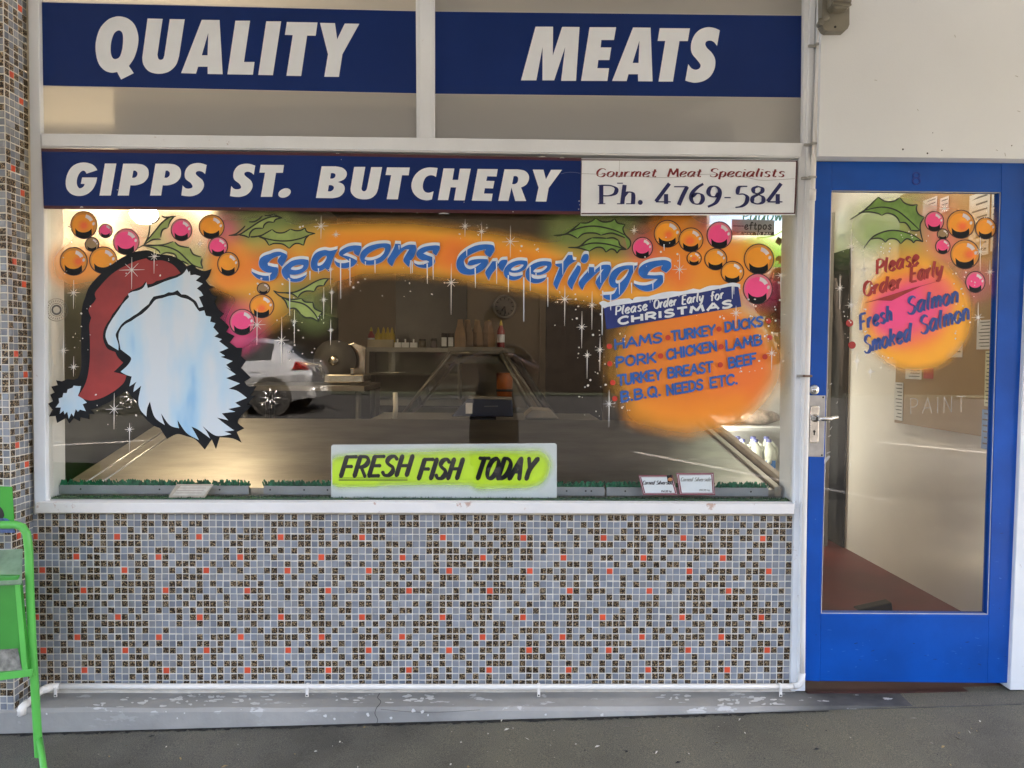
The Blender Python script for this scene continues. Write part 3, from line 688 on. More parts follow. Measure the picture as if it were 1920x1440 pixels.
HOLLYB = flat('holly_outline', (.012, .016, .006), .45)
LEAF = flat('leaf_green', (.16, .29, .05), .5, .3, 20)
LEAF2 = flat('pale_leaf_green', (.30, .38, .10), .5, .2, 20)
def holly(par, Y, tf, lines, fills, w=2.5):
    m = MB(); D = Depth(Y)
    for f, mt in fills: fill(m, [tf(f)], D(), mt)
    for l in lines: ribbon(m, [q[:2] for q in tf(l)], w, D(), HOLLYB, taper=lambda u: .45+.75*math.sin(math.pi*min(1, u*1.0))**.5 if 0 < u < 1 else .45)
    return m.build('painted_holly', par)
h3 = lambda p: T(360, 385, 6.857, p); h4 = lambda p: T(460, 440, 9.6, p); h5 = lambda p: T(100, 385, 6.857, p); idn = lambda p: p; hd = lambda p: T(1540, 340, 5.333, p)
holly(main, -.0012, h3, [[(470,388),(560,370),(640,310),(685,262)],[(730,212),(800,210),(870,170),(905,135)],[(930,125),(990,132),(1050,110)],[(1050,110),(1090,140),(1160,160)],[(470,388),(600,378),(700,320),(850,220),(960,165),(1060,145),(1160,160)],[(600,378),(670,390),(735,415)],[(735,415),(750,350),(810,300),(915,295)],[(915,295),(930,250),(980,215),(1050,220)],[(1050,220),(1080,180),(1160,160)]],
 [([(600,378),(700,320),(850,220),(960,165,1),(1060,145,1),(1160,160),(1080,180,1),(1050,220),(980,215,1),(930,250,1),(915,295),(810,300,1),(750,350,1),(735,415),(670,390,1)], LEAF2)])
holly(main, -.0013, h3, [[(750,405),(880,390),(960,350),(1030,310)],[(1030,310),(1090,350),(1180,350),(1265,305)],[(1265,305),(1330,325),(1400,320),(1455,290)],[(1455,290),(1480,340),(1585,362)],[(750,405),(860,400),(960,430),(1100,455),(1250,455),(1400,425),(1500,385),(1585,362)],[(860,405),(940,440),(990,515)],[(990,515),(1060,490),(1170,500),(1250,555)],[(1250,555),(1310,500),(1370,490),(1435,515)],[(1435,515),(1460,430),(1500,390)],[(750,408),(790,406),(840,402)],[(750,404),(790,404),(840,404)]],
 [([(750,405),(880,390,1),(960,350,1),(1030,310),(1090,350,1),(1180,350,1),(1265,305),(1330,325,1),(1400,320,1),(1455,290),(1480,340,1),(1585,362),(1500,390,1),(1460,430,1),(1435,515),(1370,490,1),(1310,500,1),(1250,555),(1170,500,1),(1060,490,1),(990,515),(940,440,1),(860,405,1)], LEAF2)], 2.3)
holly(main, -.0014, h4, [[(505,1005),(600,1040),(760,1045),(900,1030),(1060,960),(1250,850),(1400,795),(1575,800)],[(1500,795),(1450,850),(1410,920)],[(1410,920),(1300,930),(1240,1020)],[(1240,1020),(1100,1015),(1000,1060),(945,1135)],[(945,1135),(850,1070),(750,1050),(600,1040)]],
 [([(505,1005),(600,1040,1),(760,1045,1),(900,1030,1),(1060,960,1),(1250,850,1),(1400,795,1),(1500,795),(1450,850,1),(1410,920),(1300,930,1),(1240,1020),(1100,1015,1),(1000,1060,1),(945,1135),(850,1070,1),(750,1055,1),(600,1043,1)], LEAF2)])
holly(main, -.0015, h4, [[(505,1005),(600,1090),(700,1140),(850,1165),(1010,1150)],[(1010,1150),(1080,1210),(1215,1220)],[(1215,1220),(1250,1330),(1390,1400)],[(650,1130),(720,1200),(770,1330)],[(790,1330),(900,1330),(1000,1430)],[(700,1140),(800,1190),(1000,1230),(1130,1300),(1260,1440),(1320,1570)],[(1390,1400),(1330,1470),(1320,1570)],[(1000,1430),(1080,1490),(1200,1500),(1320,1570)]],
 [([(505,1005),(600,1090,1),(700,1140,1),(850,1165,1),(1010,1150),(1080,1210,1),(1215,1220),(1250,1330,1),(1390,1400),(1330,1470,1),(1320,1570),(1200,1500,1),(1080,1490,1),(1000,1430),(900,1330,1),(790,1330),(720,1200,1),(650,1130,1)], LEAF2)])
holly(main, -.0012, h5, [[(1165,515),(1220,400),(1245,250)],[(1245,235),(1320,210),(1370,155)],[(1390,135),(1440,155),(1580,140)],[(1165,500),(1300,340),(1400,220),(1500,150),(1580,140)],[(1560,140),(1520,180),(1500,210),(1470,290)],[(1470,290),(1400,320),(1380,415)],[(1180,500),(1280,440),(1385,440)]],
 [([(1180,500),(1300,345),(1400,222,1),(1500,155,1),(1570,142),(1520,180,1),(1500,210,1),(1470,290),(1400,320,1),(1380,415),(1280,440,1)], LEAF2)])
holly(main, -.0013, h5, [[(1090,550),(1165,515),(1300,515),(1420,505),(1545,465)],[(1560,470),(1620,520),(1750,545)],[(1755,550),(1800,630),(1905,665)],[(1915,680),(1900,740),(1925,810)],[(1300,515),(1450,530),(1600,590),(1720,700),(1800,770),(1920,810)],[(1165,520),(1280,545),(1350,580),(1372,620)],[(1380,635),(1450,610),(1560,630),(1600,715)],[(1610,740),(1660,720),(1740,760)]],
 [([(1165,520),(1300,515,1),(1420,505,1),(1545,465),(1620,520,1),(1750,545),(1800,630,1),(1905,665),(1900,740,1),(1920,810),(1740,760),(1610,740),(1560,630,1),(1450,610,1),(1380,635),(1350,580,1),(1280,545,1)], LEAF2)])
holly(main, -.0012, idn, [[(1038,441.5),(1060,439),(1080,425),(1088,418)],[(1088,418),(1100,418),(1110,414),(1117,409)],[(1117,409),(1130,416),(1145,415),(1153,410)],[(1153,410),(1158,418),(1172,421)],[(1172,421),(1168,429),(1172,440),(1181,450),(1182,460),(1176,468)],[(1055,441),(1085,428),(1115,424),(1150,431),(1172,441)],[(1045,443),(1065,439),(1083,447)],[(1083,447),(1095,438),(1115,437),(1127,441)],[(1127,441),(1145,437),(1160,441),(1172,446)]],
 [([(1038,441.5),(1060,439,1),(1080,425,1),(1088,418),(1110,414,1),(1117,409),(1130,416,1),(1145,415,1),(1153,410),(1158,418,1),(1172,421),(1168,429,1),(1172,440,1),(1181,450,1),(1182,460,1),(1176,467),(1172,446),(1145,437,1),(1127,441),(1115,437,1),(1095,438,1),(1083,447),(1065,440,1)], LEAF)])
holly(main, -.0013, idn, [[(1065,464),(1085,463),(1100,451),(1110,446)],[(1110,446),(1125,446),(1137,447)],[(1137,447),(1150,446),(1160,451)],[(1160,451),(1163,460),(1175,468)],[(1065,464),(1085,465),(1105,471)],[(1105,471),(1118,464),(1130,465),(1136,473)],[(1136,473),(1145,467),(1153,469),(1157,475)],[(1157,475),(1163,468),(1175,468)],[(1085,463),(1110,456),(1140,458),(1172,467)]],
 [([(1065,464),(1085,463,1),(1100,451,1),(1110,446),(1137,447),(1160,451),(1163,460,1),(1175,468),(1163,468,1),(1157,475),(1153,469,1),(1145,467,1),(1136,473),(1130,465,1),(1118,464,1),(1105,471),(1085,466,1)], LEAF)])

# ---- baubles
BO, BK, BC = flat('bauble_orange', (.95, .34, .010), .45, .1, 12), flat('bauble_pink', (.92, .07, .25), .45, .08, 12), flat('bauble_tan', (.34, .22, .10), .45, .1, 12)
RIM = flat('bauble_rim', (.045, .010, .008), .45); GLINT = flat('bauble_glint', (.74, .66, .66), .45); CORE = flat('bauble_core', (.92, .17, .03), .5, .15, 10)
COREM = [flat('bauble_core', c_, .5, .1, 12) for c_ in ((.945, .30, .014), (.94, .255, .018), (.935, .21, .024), (.93, .165, .03))]
ORIM = flat('bauble_edge_orange', (.70, .27, .03), .45); PRIM = flat('bauble_edge_pink', (.72, .16, .22), .45)
def bauble(par, x, y, rx, ry, kind, Y=-.0018, core=None):
    m = MB(); D = Depth(Y)
    disc(m, x, y, rx+1, D(), RIM, ry+1, 0, 32)
    disc(m, x, y, rx-.9, D(), {'o': ORIM, 'p': PRIM, 'c': BC}[kind], ry-.9, 0, 32)
    if kind != 'c': disc(m, x-rx*.06, y+ry*.02, rx*.80, D(), BO if kind == 'o' else BK, ry*.80, 0, 28)
    if core:
        for kk, cm in zip((1.25, 1.0, .75, .5), COREM): disc(m, x+rx*core[0]*.8, y+ry*core[1]*.8, rx*core[2]*kk, D(), cm, ry*core[2]*.95*kk, 0, 24)
    # dark bowl at the foot
    up = [(x-rx*.68, y+ry*.24), (x-rx*.40, y+ry*.47, 1), (x-rx*.02, y+ry*.55, 1), (x+rx*.34, y+ry*.47, 1), (x+rx*.60, y+ry*.27)]
    lo = [(x+rx*.62, y+ry*.72), (x+rx*.32, y+ry*.93, 1), (x, y+ry*.99, 1), (x-rx*.32, y+ry*.93, 1), (x-rx*.62, y+ry*.74)]
    fill(m, [up+lo], D(), BLACK)
    # glints upper right
    a = [math.radians(v) for v in (-78, -66, -52, -38, -28)]
    o = [(x+rx*.80*math.cos(t), y+ry*.80*math.sin(t)) for t in a]; i = [(x+rx*.54*math.cos(t), y+ry*.54*math.sin(t)) for t in a[::-1]]
    fill(m, [[(o[0][0], o[0][1])]+[p+(1,) for p in o[1:-1]]+[o[-1], i[0]]+[p+(1,) for p in i[1:-1]]+[i[-1]]], D(), GLINT)
    disc(m, x+rx*.74, y-ry*.10, rx*.10, D(), GLINT, ry*.13, .3, 10)
    return m.build('painted_bauble', par)
for a in [(157.2,421.9,24.4,25.4,'o',-.0018,(0,.05,.4)),(198,432.8,12.6,13,'p'),(236.6,453.3,24,24.4,'p'),(172.5,458.2,12.8,13,'c'),(138.2,490,25.3,26,'o',-.0019,(.45,0,.4)),(193.6,487.8,25.6,24.8,'o',-.0018),(340.3,431,19.3,20.5,'p'),(396.8,425.4,23.3,22.3,'o'),(409,462.3,17.7,17.7,'p',-.0021),(428,494.8,19.8,21.7,'o',-.0024),(494,541,11.6,10.5,'c'),(490.8,574,22.6,21.7,'o',-.0021,(0,.25,.4)),(454.3,604,23.5,24,'p',-.0026),
    (1204.7,464.6,19,19.5,'p'),(1251.7,438.3,25,25.2,'o',-.0018,(.1,.1,.35)),(1295.5,449.7,22.5,22.3,'o',-.0021,(-.1,.1,.5)),(1349,441,23.3,25,'p'),(1301.6,484.3,13.4,12.8,'o',-.0024,(0,.1,.4)),(1342,485.8,20.7,20.2,'o',-.0021),(1373.3,510.5,21.2,20.5,'o',-.0024),(1423,485.8,27.6,28.3,'o'),(1420.8,541.6,27,28.3,'p',-.0021)]:
    bauble(main, *a)

# ---- the big red cap on its heap of fluffy snow
SNOW, t, b = new_mat('painted_snow'); b.inputs['Roughness'].default_value = .5
o_ = ramp(t, noise(t, 4.2, 3, .5, (1.6, 1, .55)), [(.30, (.20, .46, .74)), (.42, (.46, .65, .78)), (.58, (.64, .70, .74))])
t.links.new(o_, b.inputs['Base Color'])
CAPR = pm('cap_red', (.30, .022, .018), .5, var=.3, scale=5)
m = MB(); D = Depth(-.0030, .0001)
back = [(265,470,1),(280,470,1),(294,476,1),(318,479,1),(336,486,1),(350,499),(362,496,1),(368,503),(382,508,1),(397,504),(392,518,1),(386,526),(393,535,1),(402,538),(392,542),(398,552,1),(408,556),(402,566),(410,580,1),(420,588),(412,596),(424,606,1),(430,613),(424,622),(440,630),(431,642),(444,652),(454,652),(452,668),(461,676),(452,690),(470,708),(458,716),(466,724,1),(481,724),(470,742),(478,742),(462,760),(472,760),(452,780),(446,792,1),(458,803),(444,810),(453,830),(436,822,1),(412,820),(405,842),(397,824),(384,843),(366,824,1),(350,818),(332,814,1),(313,823),(300,803),(283,795,1),(264,775),(255,752,1),(247,744),(238,733),(222,742,1),(205,754,1),(184,764,1),(170,768),(178,776),(166,776),(168,786),(150,782),(150,790),(138,784),(130,794),(124,784),(107,793),(104,780),(92,781),(98,768),(90,757),(99,752),(94,740),(102,736),(96,725),(108,722),(105,713),(116,715),(126,711),(138,712),(146,709),(152,690,1),(152,650,1),(152,610,1),(154,575,1),(160,557),(166,540,1),(180,522,1),(200,504,1),(222,487,1),(245,475,1)]
fill(m, [back], D(), BLACK)
body = [(253.6,490,1),(274.4,484.3),(283,489,1),(305,488.5,1),(325,497,1),(338.5,512),(328,517,1),(318,519),(305,524,1),(293,527),(285,532,1),(274,533),(273,527),(266,536,1),(256,541),(244,546),(240,552,1),(234,558),(228,568,1),(222,575),(216,583,1),(211,589),(206,599,1),(202,604),(197,613,1),(194,621),(193,632,1),(195,642),(202,654,1),(216,660),(221,670,1),(231,680),(221,690,1),(213,697.5),(224,700,1),(237,704),(234,714,1),(228,722,1),(213,734,1),(191,746,1),(170,751,1),(155,747,1),(146.7,742),(158,724,1),(165,702,1),(168.5,671,1),(168.5,635,1),(167.5,610,1),(171,596),(166,582,1),(169,574),(177,565.5,1),(180,560),(178,550,1),(185.6,539,1),(205,518,1),(226,503,1)]
fill(m, [body], D(), CAPR)
trim = [(341,515),(346,510,1),(350,504),(354,511),(356,508),(357,516),(366,515),(376,518),(367,526),(380,532),(369,541),(377,547),(381,554),(373,557),(377,566),(381,575),(373,577),(368,566,1),(361,560),(350,553,1),(340,552),(333,544),(324,548,1),(316,548),(308,552),(298,554,1),(288,556),(282,564,1),(279,570),(270,577,1),(263,583),(257,588,1),(250,592),(243,597,1),(236,601),(228,608,1),(222,617),(217,627,1),(219,636),(222,646,1),(222,657),(212,651,1),(203,645),(198,632,1),(199,621),(203,611),(207,604),(212,596),(217,589),(224,579),(229,571),(236,563),(242,557),(240,551),(248,547),(258,545),(268,540,1),(274.5,529),(277,540),(287,537),(297,533),(308,528),(320,524),(332,520)]
fill(m, [trim], D(), SNOW)
snow = [(226,655),(224,644,1),(222,634),(223,624,1),(228,614),(236,607,1),(246,602),(256,595,1),(266,589),(276,580,1),(284,571),(292,562,1),(304,559),(316,555),(330,553),(340,558),(352,561,1),(362,567),(369,578,1),(374,584),(383,582),(386,592),(396,594),(394,603),(404,606),(400,614),(410,625),(402,631),(416,636),(411,640),(428,653),(411,660),(422,667),(414,669),(436,677),(424,684),(433,693),(423,688),(442,702),(424,709),(450,719),(429,729),(445,733,1),(463,746),(441,755),(451,762),(428,767),(441,772),(416,775),(428,788),(407,783),(422,795,1),(439,807),(421,809),(434,814),(405,817,1),(380,799),(388,810,1),(394,822),(372,806,1),(359,800),(366,812,1),(373,825),(350,812,1),(333,788),(334,796,1),(336,803),(318,797,1),(302,775),(305,786,1),(309,797),(290,782,1),(281,753),(276,766,1),(274.5,781),(263,768,1),(259.5,750,1),(264.7,723),(258,729,1),(250,735),(252,724,1),(256,715.5),(250,720,1),(242.5,724.5),(245,714,1),(247,706),(237,703,1),(226,697),(240,684,1),(246,672,1),(238,664)]
fill(m, [snow], D(), SNOW)
pom = [(147,724),(152,724),(149,735),(146,742),(156,748),(163,755),(155,758),(161,771),(150,768),(146,772),(142,767),(138,781),(134,775),(129,785),(126,772),(121,777),(119,770),(112,776),(114,764),(104,764),(111,755),(110,747),(117,745),(119,737),(125,737),(127,730),(136,727),(138,723)]
fill(m, [pom], D(), SNOW)
m.build('painted_cap', main)

# ---- the greeting
BLUE = flat('brush_blue', (.008, .13, .50), .4, .15, 30); ICE = flat('snow_white', (.74, .78, .82), .45, .06, 20); HALO = flat('letter_halo', (.62, .52, .52), .5)
s1 = lambda p: T(460, 440, 9.6, p); s2 = lambda p: T(640, 430, 8.727, p); s3 = lambda p: T(840, 440, 8.727, p); s4 = lambda p: T(1040, 450, 8, p)
e1 = [(1290,430),(1300,480,1),(1260,560,1),(1160,615,1),(1060,622,1),(1000,605),(1010,660,1),(1100,682,1),(1230,655),(1180,710,1),(1100,740,1),(1010,735,1),(940,690,1),(915,620,1),(935,540,1),(1010,470,1),(1110,430,1),(1200,420,1)]
e1h = [(1230,490,1),(1225,520,1),(1160,570,1),(1080,588,1),(1030,570,1),(1080,520,1),(1160,490,1)]
sc2 = lambda p: [(1270+(q[0]-915)*1.10, 432+(q[1]-420)*1.12)+tuple(q[2:]) for q in p]
GREET = [
 [s1([(745,360),(748,410,1),(700,510,1),(660,575),(600,515,1),(583,465,1),(605,420,1),(640,375),(560,395,1),(470,440,1),(400,515),(410,555),(500,578,1),(582,588),(592,640,1),(575,720,1),(530,790,1),(440,825,1),(330,825,1),(220,785,1),(140,715,1),(108,658),(170,690,1),(260,725,1),(370,742,1),(435,730,1),(480,685),(400,680,1),(320,645,1),(265,585,1),(245,515,1),(262,440,1),(330,382,1),(440,345,1),(520,315,1),(620,308,1),(700,335,1)])],
 [s1([(1135,455),(1140,530,1),(1105,620,1),(1010,690,1),(900,720,1),(800,718),(810,770),(880,792,1),(980,775,1),(1110,715),(1060,790,1),(980,840,1),(860,848,1),(760,820,1),(690,760,1),(655,670,1),(670,610,1),(740,540,1),(830,475,1),(940,445,1),(1040,440,1)]), s1([(1035,545,1),(1040,575,1),(1000,615,1),(900,637,1),(820,618,1),(860,570,1),(940,542,1)])],
 [s1([(1665,258),(1600,380,1),(1530,560,1),(1505,660),(1440,605),(1380,640,1),(1300,662,1),(1220,640,1),(1180,570,1),(1185,470,1),(1230,370,1),(1310,305,1),(1430,275,1),(1530,290,1)]), s1([(1465,395,1),(1450,450,1),(1390,530,1),(1320,562,1),(1297,530,1),(1320,460,1),(1390,395,1),(1440,378,1)])],
 [s2([(325,270),(322,340,1),(280,437),(215,395,1),(205,348),(100,375,1),(25,422),(120,445,1),(220,490,1),(255,525,1),(200,595,1),(100,630,1),(0,630,1),(-70,600,1),(-113,530,1),(-113,505),(-50,545,1),(50,552,1),(140,530),(60,470,1),(-20,430,1),(-35,380,1),(10,330,1),(110,280,1),(220,262,1)])],
 [s2([(805,260,1),(805,330,1),(760,430,1),(660,530,1),(530,575,1),(400,575,1),(330,530,1),(305,450,1),(330,370,1),(420,290,1),(550,245,1),(690,228,1),(770,235,1)]), s2([(700,300,1),(715,330,1),(690,395,1),(620,460,1),(500,505,1),(400,500,1),(385,470,1),(440,400,1),(540,335,1),(640,300,1)])],
 [s2([(880,235),(970,240),(975,310),(1060,265,1),(1130,250,1),(1215,255),(1225,330,1),(1190,440,1),(1130,530,1),(1105,615),(1050,560,1),(1015,500,1),(1060,410,1),(1110,330),(1040,330,1),(960,400,1),(890,480,1),(850,560,1),(830,605),(775,555,1),(755,495,1),(800,420,1),(860,310,1)])],
 [s2([(1610,270),(1605,330,1),(1550,430),(1500,385,1),(1495,345),(1420,350,1),(1340,395),(1420,430,1),(1500,460,1),(1530,520,1),(1500,580,1),(1420,625,1),(1320,628,1),(1230,600,1),(1180,545),(1250,575,1),(1340,572,1),(1440,535),(1400,510,1),(1310,500,1),(1245,450,1),(1230,390,1),(1270,330,1),(1360,285,1),(1480,265,1),(1560,262,1)])],
 [s3([(745,175),(760,250,1),(690,370),(620,325,1),(605,275,1),(620,240),(500,265,1),(380,320,1),(290,380,1),(260,440,1),(290,530,1),(370,565,1),(460,525,1),(545,460),(420,495,1),(340,500,1),(325,470,1),(360,425,1),(450,402,1),(560,398,1),(650,402),(655,470,1),(600,550,1),(520,610,1),(430,648,1),(320,655,1),(220,630,1),(155,560,1),(138,470,1),(165,380,1),(230,305,1),(330,235,1),(450,180,1),(580,158,1),(690,162,1)])],
 [s3([(730,435),(800,430),(820,480),(870,420,1),(965,408),(970,450,1),(930,530,1),(890,600),(840,550,1),(825,500),(780,560,1),(710,650,1),(668,745),(620,650,1),(615,600,1),(670,520,1)])],
 [s3(e1), s3(e1h)], [s3(sc2(e1)), s3(sc2(e1h))],
 [s4([(200,225),(265,225),(275,295),(330,308),(250,350,1),(190,410,1),(110,560,1),(60,670,1),(35,745),(0,690,1),(-15,640,1),(40,500,1),(75,410),(30,390,1),(5,360),(110,348),(140,310)])],
 [s4([(345,375),(385,400,1),(385,460,1),(330,580,1),(280,680,1),(263,748),(215,690,1),(195,630,1),(240,540,1),(310,430,1)])], [s4([(440,215,1),(500,215,1),(510,270,1),(480,330,1),(430,345,1),(395,315,1),(405,265,1)])],
 [s4([(510,405),(590,408),(595,460),(690,385,1),(770,370,1),(830,375),(845,430,1),(800,540,1),(730,640,1),(675,745),(635,680,1),(618,620,1),(680,520,1),(735,435),(660,470,1),(550,570,1),(460,660,1),(415,750),(375,690,1),(362,630,1),(430,540,1),(500,460,1)])],
 [s4([(1245,380),(1170,500,1),(1090,690,1),(1000,820,1),(900,890,1),(800,895,1),(735,860,1),(730,825),(820,820,1),(890,800,1),(940,710),(880,715,1),(830,670,1),(815,590,1),(850,490,1),(930,420,1),(1040,385,1),(1140,378,1),(1200,385)]), s4([(1100,435,1),(1110,470,1),(1060,560,1),(980,640,1),(930,650,1),(912,610,1),(950,530,1),(1020,460,1)])],
 [s4([(1745,340),(1740,420,1),(1670,490),(1600,440,1),(1620,378),(1500,410,1),(1420,470,1),(1390,525),(1500,530,1),(1600,525,1),(1640,548),(1640,590,1),(1600,670,1),(1500,740,1),(1390,768,1),(1290,745,1),(1210,690,1),(1185,650),(1280,677,1),(1380,677,1),(1490,642),(1545,585),(1440,580,1),(1330,570,1),(1265,510,1),(1260,440,1),(1310,380,1),(1400,335,1),(1520,310,1),(1640,300,1),(1710,315,1)])]]
gl = MB(); D = Depth(-.0032, .00003)
for off in ((1.2, .6), (-1.2, .6), (.5, 1.3), (-.6, -1)):
    for c in GREET: fill(gl, c, D(), HALO, 5, off)
for off in ((.4, -5.8), (.3, -4.6), (.2, -3.4), (.1, -2)):
    for c in GREET: fill(gl, c, D(), ICE, 5, off)
for c in GREET: fill(gl, c, D(), BLUE, 6)
drips = [(505,516,528),(543,523,592),(581,508,525),(597,503,513),(638.5,487,560),(656,485,536),(685,490,498),(703,488,512),(770,488,513),(773,490,512),(801,494,532),(812,482,524),(748,460,468),(891,502,540),(931,490,532),(953,516,548),(982,520,603),(994,500,545),(1027,520,575),(1055,490,514),(1055,490,515),(1103,500,512),(1115,500,510),(1126,495,530),(1161,528,552),(1184,530,550),(1188,495,512),(1224,528,545),(1244,512,530),(1245,458,470),(1130,545,562),(1145,552,582),(875,465,480),(1005,512,522)]
for x, a, bb in drips: ribbon(gl, [(x, a), (x+.3, bb)], 2.2, D(), ICE, taper=lambda u: 1.15-.75*u, smooth=False)
gl.build('painted_greeting', main)

# ---- order banner
bn = MB(); D = Depth(-.0042, .00004)
BNV = flat('banner_navy', (.006, .022, .16), .42, .1)
fill(bn, [[(1131, 568), (1384, 534), (1390, 575), (1137, 617.5)]], D(), BNV)
fill(bn, [[(1123,568),(1131,564,1),(1140,567),(1160,561,1),(1180,559),(1186,563),(1192,557,1),(1215,556),(1240,549,1),(1260,546),(1280,546,1),(1300,541),(1312,543),(1330,536,1),(1350,535),(1372,530,1),(1386,532),(1388,542),(1384,538),(1370,537,1),(1350,541),(1330,545,1),(1310,549),(1290,551,1),(1270,555),(1245,560,1),(1220,562),(1200,566,1),(1180,569),(1160,572,1),(1140,575),(1133,578),(1129,575)]], D(), ICE)
for x, a, bb, w in [(1129, 570, 628, 2.4), (1144.5, 550, 580, 2), (1182, 562, 570, 2), (1219, 557, 568, 2), (1223, 556, 566, 2), (1273, 550, 557, 2), (1350, 538, 544, 2), (1373, 534, 560, 2.2), (1376, 535, 552, 1.8), (1387, 533, 542, 2)]:
    ribbon(bn, [(x, a), (x, bb)], w, D(), ICE, taper=lambda u: 1.1-.7*u, smooth=False)
BW = flat('banner_white', (.72, .75, .76), .45)
for s_, x0, y0, x1, y1 in (('Please', 1154, 591, 1213, 581), ('Order', 1226, 579, 1268, 572), ('Early', 1279, 571, 1318, 564), ('for', 1333, 565, 1357, 559)):
    write(bn, s_, x0, y0, x1, y1, 16, 2.5, D, BW, .22, (3.1, 1.9, 1.9))
write(bn, 'CHRISTMAS', 1160, 608, 1372, 575.5, 12.5, 4.2, D, BW, .12, (5.6, .5, 4.2), gap=.2)
bn.build('painted_banner', main)

# ---- price list on the orange ball
ls = MB(); D = Depth(-.0052, .00003); LB = flat('list_blue', (.018, .10, .36), .5, .25, 40); DOT = flat('list_red', (.52, .035, .015), .5)
for s_, x0, y0, x1, y1, h in (('HAMS',1153,654.5,1241,641,17),('TURKEY',1260,639,1341,626.5,17),('DUCKS',1360,622,1430,610.5,17),('PORK',1155,688,1229,679,17.5),('CHICKEN',1251,674,1344,657,17.5),('LAMB',1362,657,1428,645.5,18),
    ('TURKEY BREAST',1159,722.5,1336,696.5,18),('BEEF',1367,690,1418,680.5,18),('B.B.Q.',1165,753.5,1239,741,18),('NEEDS',1251,741,1318,729.5,18),('ETC.',1332,727,1383,719,18)):
    write(ls, s_, x0, y0, x1, y1, h, 4.3, D, LB, .1)
for x, y in ((1142.5,649.4),(1252.4,633),(1348,617),(1441,602),(1143.4,682),(1238.7,667.4),(1352,650),(1443.4,633),(1149,717.5),(1350.6,684),(1434.4,669),(1152.8,747.5)): disc(ls, x, y, 5, D(), DOT)
ls.build('painted_list', main)

# ---- stars and flakes
def starfield(par, Y, stars, specks, mat):
    m = MB(); D = Depth(Y, .00002)
    rr = random.Random(4)
    for x, y, u, dn, hw in stars:
        tp = lambda v: .25+.9*math.sin(math.pi*v)
        ribbon(m, [(x+.2, y-u), (x, y)], 1.6, D(), mat, taper=lambda v: .3+.9*v, smooth=False)
        ribbon(m, [(x, y), (x-.3, y+dn)], 1.6, D(), mat, taper=lambda v: 1.2-.9*v, smooth=False)
        ribbon(m, [(x-hw, y+.6), (x, y)], 1.4, D(), mat, taper=lambda v: .3+.9*v, smooth=False); ribbon(m, [(x, y), (x+hw, y-.5)], 1.4, D(), mat, taper=lambda v: 1.2-.9*v, smooth=False)
        q = hw*.52
        for a, bb in ((-q, -q*.9), (q, -q), (-q, q), (q*.9, q)): ribbon(m, [(x, y), (x+a, y+bb)], 1.3, D(), mat, taper=lambda v: 1.1-.7*v, smooth=False)
        disc(m, x, y, 1.6, D(), mat, n=8)
    for x, y, r in specks: disc(m, x, y, r, D(), mat, r*rr.uniform(.55, 1), rr.uniform(0, 3), 8)
    return m.build('painted_stars', par)
STARW = flat('star_white', (.72, .68, .62), .5, .04)
STARS = [(138,549,24,30,12),(119,657,34,45,10),(138,688,20,18,10),(247,506,24,36,24),(289,481,12,32,11),(214,767,30,38,16),(243,805,12,45,9),(602,424,20,24,14),(630,440,8,6,8),(607,562,24,28,8),(607,562,14,36,7),(552,603,22,40,7),(528,638,44,46,14),(482,609,30,38,16),(620,619,20,28,6),(872,424,14,20,11),(903,434,18,18,9),(957,453,30,30,16),(846,530,36,60,14),(1059,561,26,50,14),(1110,572,26,46,9),(1091,613,30,40,10),(1125,656,24,40,9),(1101,666,10,44,8),(1142,757,26,44,12),(1189,432,10,8,8),(1274,505,28,20,14),(1380,587,14,28,11),(1447,662,12,32,10),(1464,516,4,40,11),(375,457,8,8,7),(622,548,10,40,6),(620,505,8,30,6)]
rr = random.Random(9); SPK = []
for (x0, y0, x1, y1, n) in [(115,405,135,520,9),(200,480,330,520,9),(135,560,175,690,12),(540,590,640,680,14),(640,490,860,560,16),(860,420,920,450,8),(975,455,1010,475,6),(1040,545,1130,630,18),(1080,650,1160,790,26),(1150,625,1175,640,6),(1150,745,1190,770,8),(1400,560,1475,640,24),(1420,610,1470,680,10),(1380,690,1430,700,6),(560,410,600,440,6),(500,590,560,650,8),(460,520,560,560,8),(1180,440,1300,500,12),(170,740,260,800,8),(360,560,400,580,3),(1300,590,1380,600,4)]:
    for _ in range(n): SPK.append((rr.uniform(x0, x1), rr.uniform(y0, y1), rr.choice((.9, 1.2, 1.5, 2.1))))
starfield(main, -.0060, STARS, SPK, STARW)
# ring-shaped seal on the glass
m = MB(); D = Depth(-.0008); RG = flat('seal_grey', (.10, .10, .10), .4)
for r_, w in ((21, .8), (12, .9), (8, 3.4)):
    ribbon(m, [(106+r_*math.cos(a), 581+r_*math.sin(a)) for a in [i*math.pi/18 for i in range(37)]], w, D(), RG, caps=False, smooth=False)
for i in range(26):
    a = i*2*math.pi/26; ribbon(m, [(106+15*math.cos(a), 581+15*math.sin(a)), (106+18.5*math.cos(a+.05), 581+18.5*math.sin(a+.05))], 1.1, D(), RG, caps=False, smooth=False)
m.build('round_seal', main)
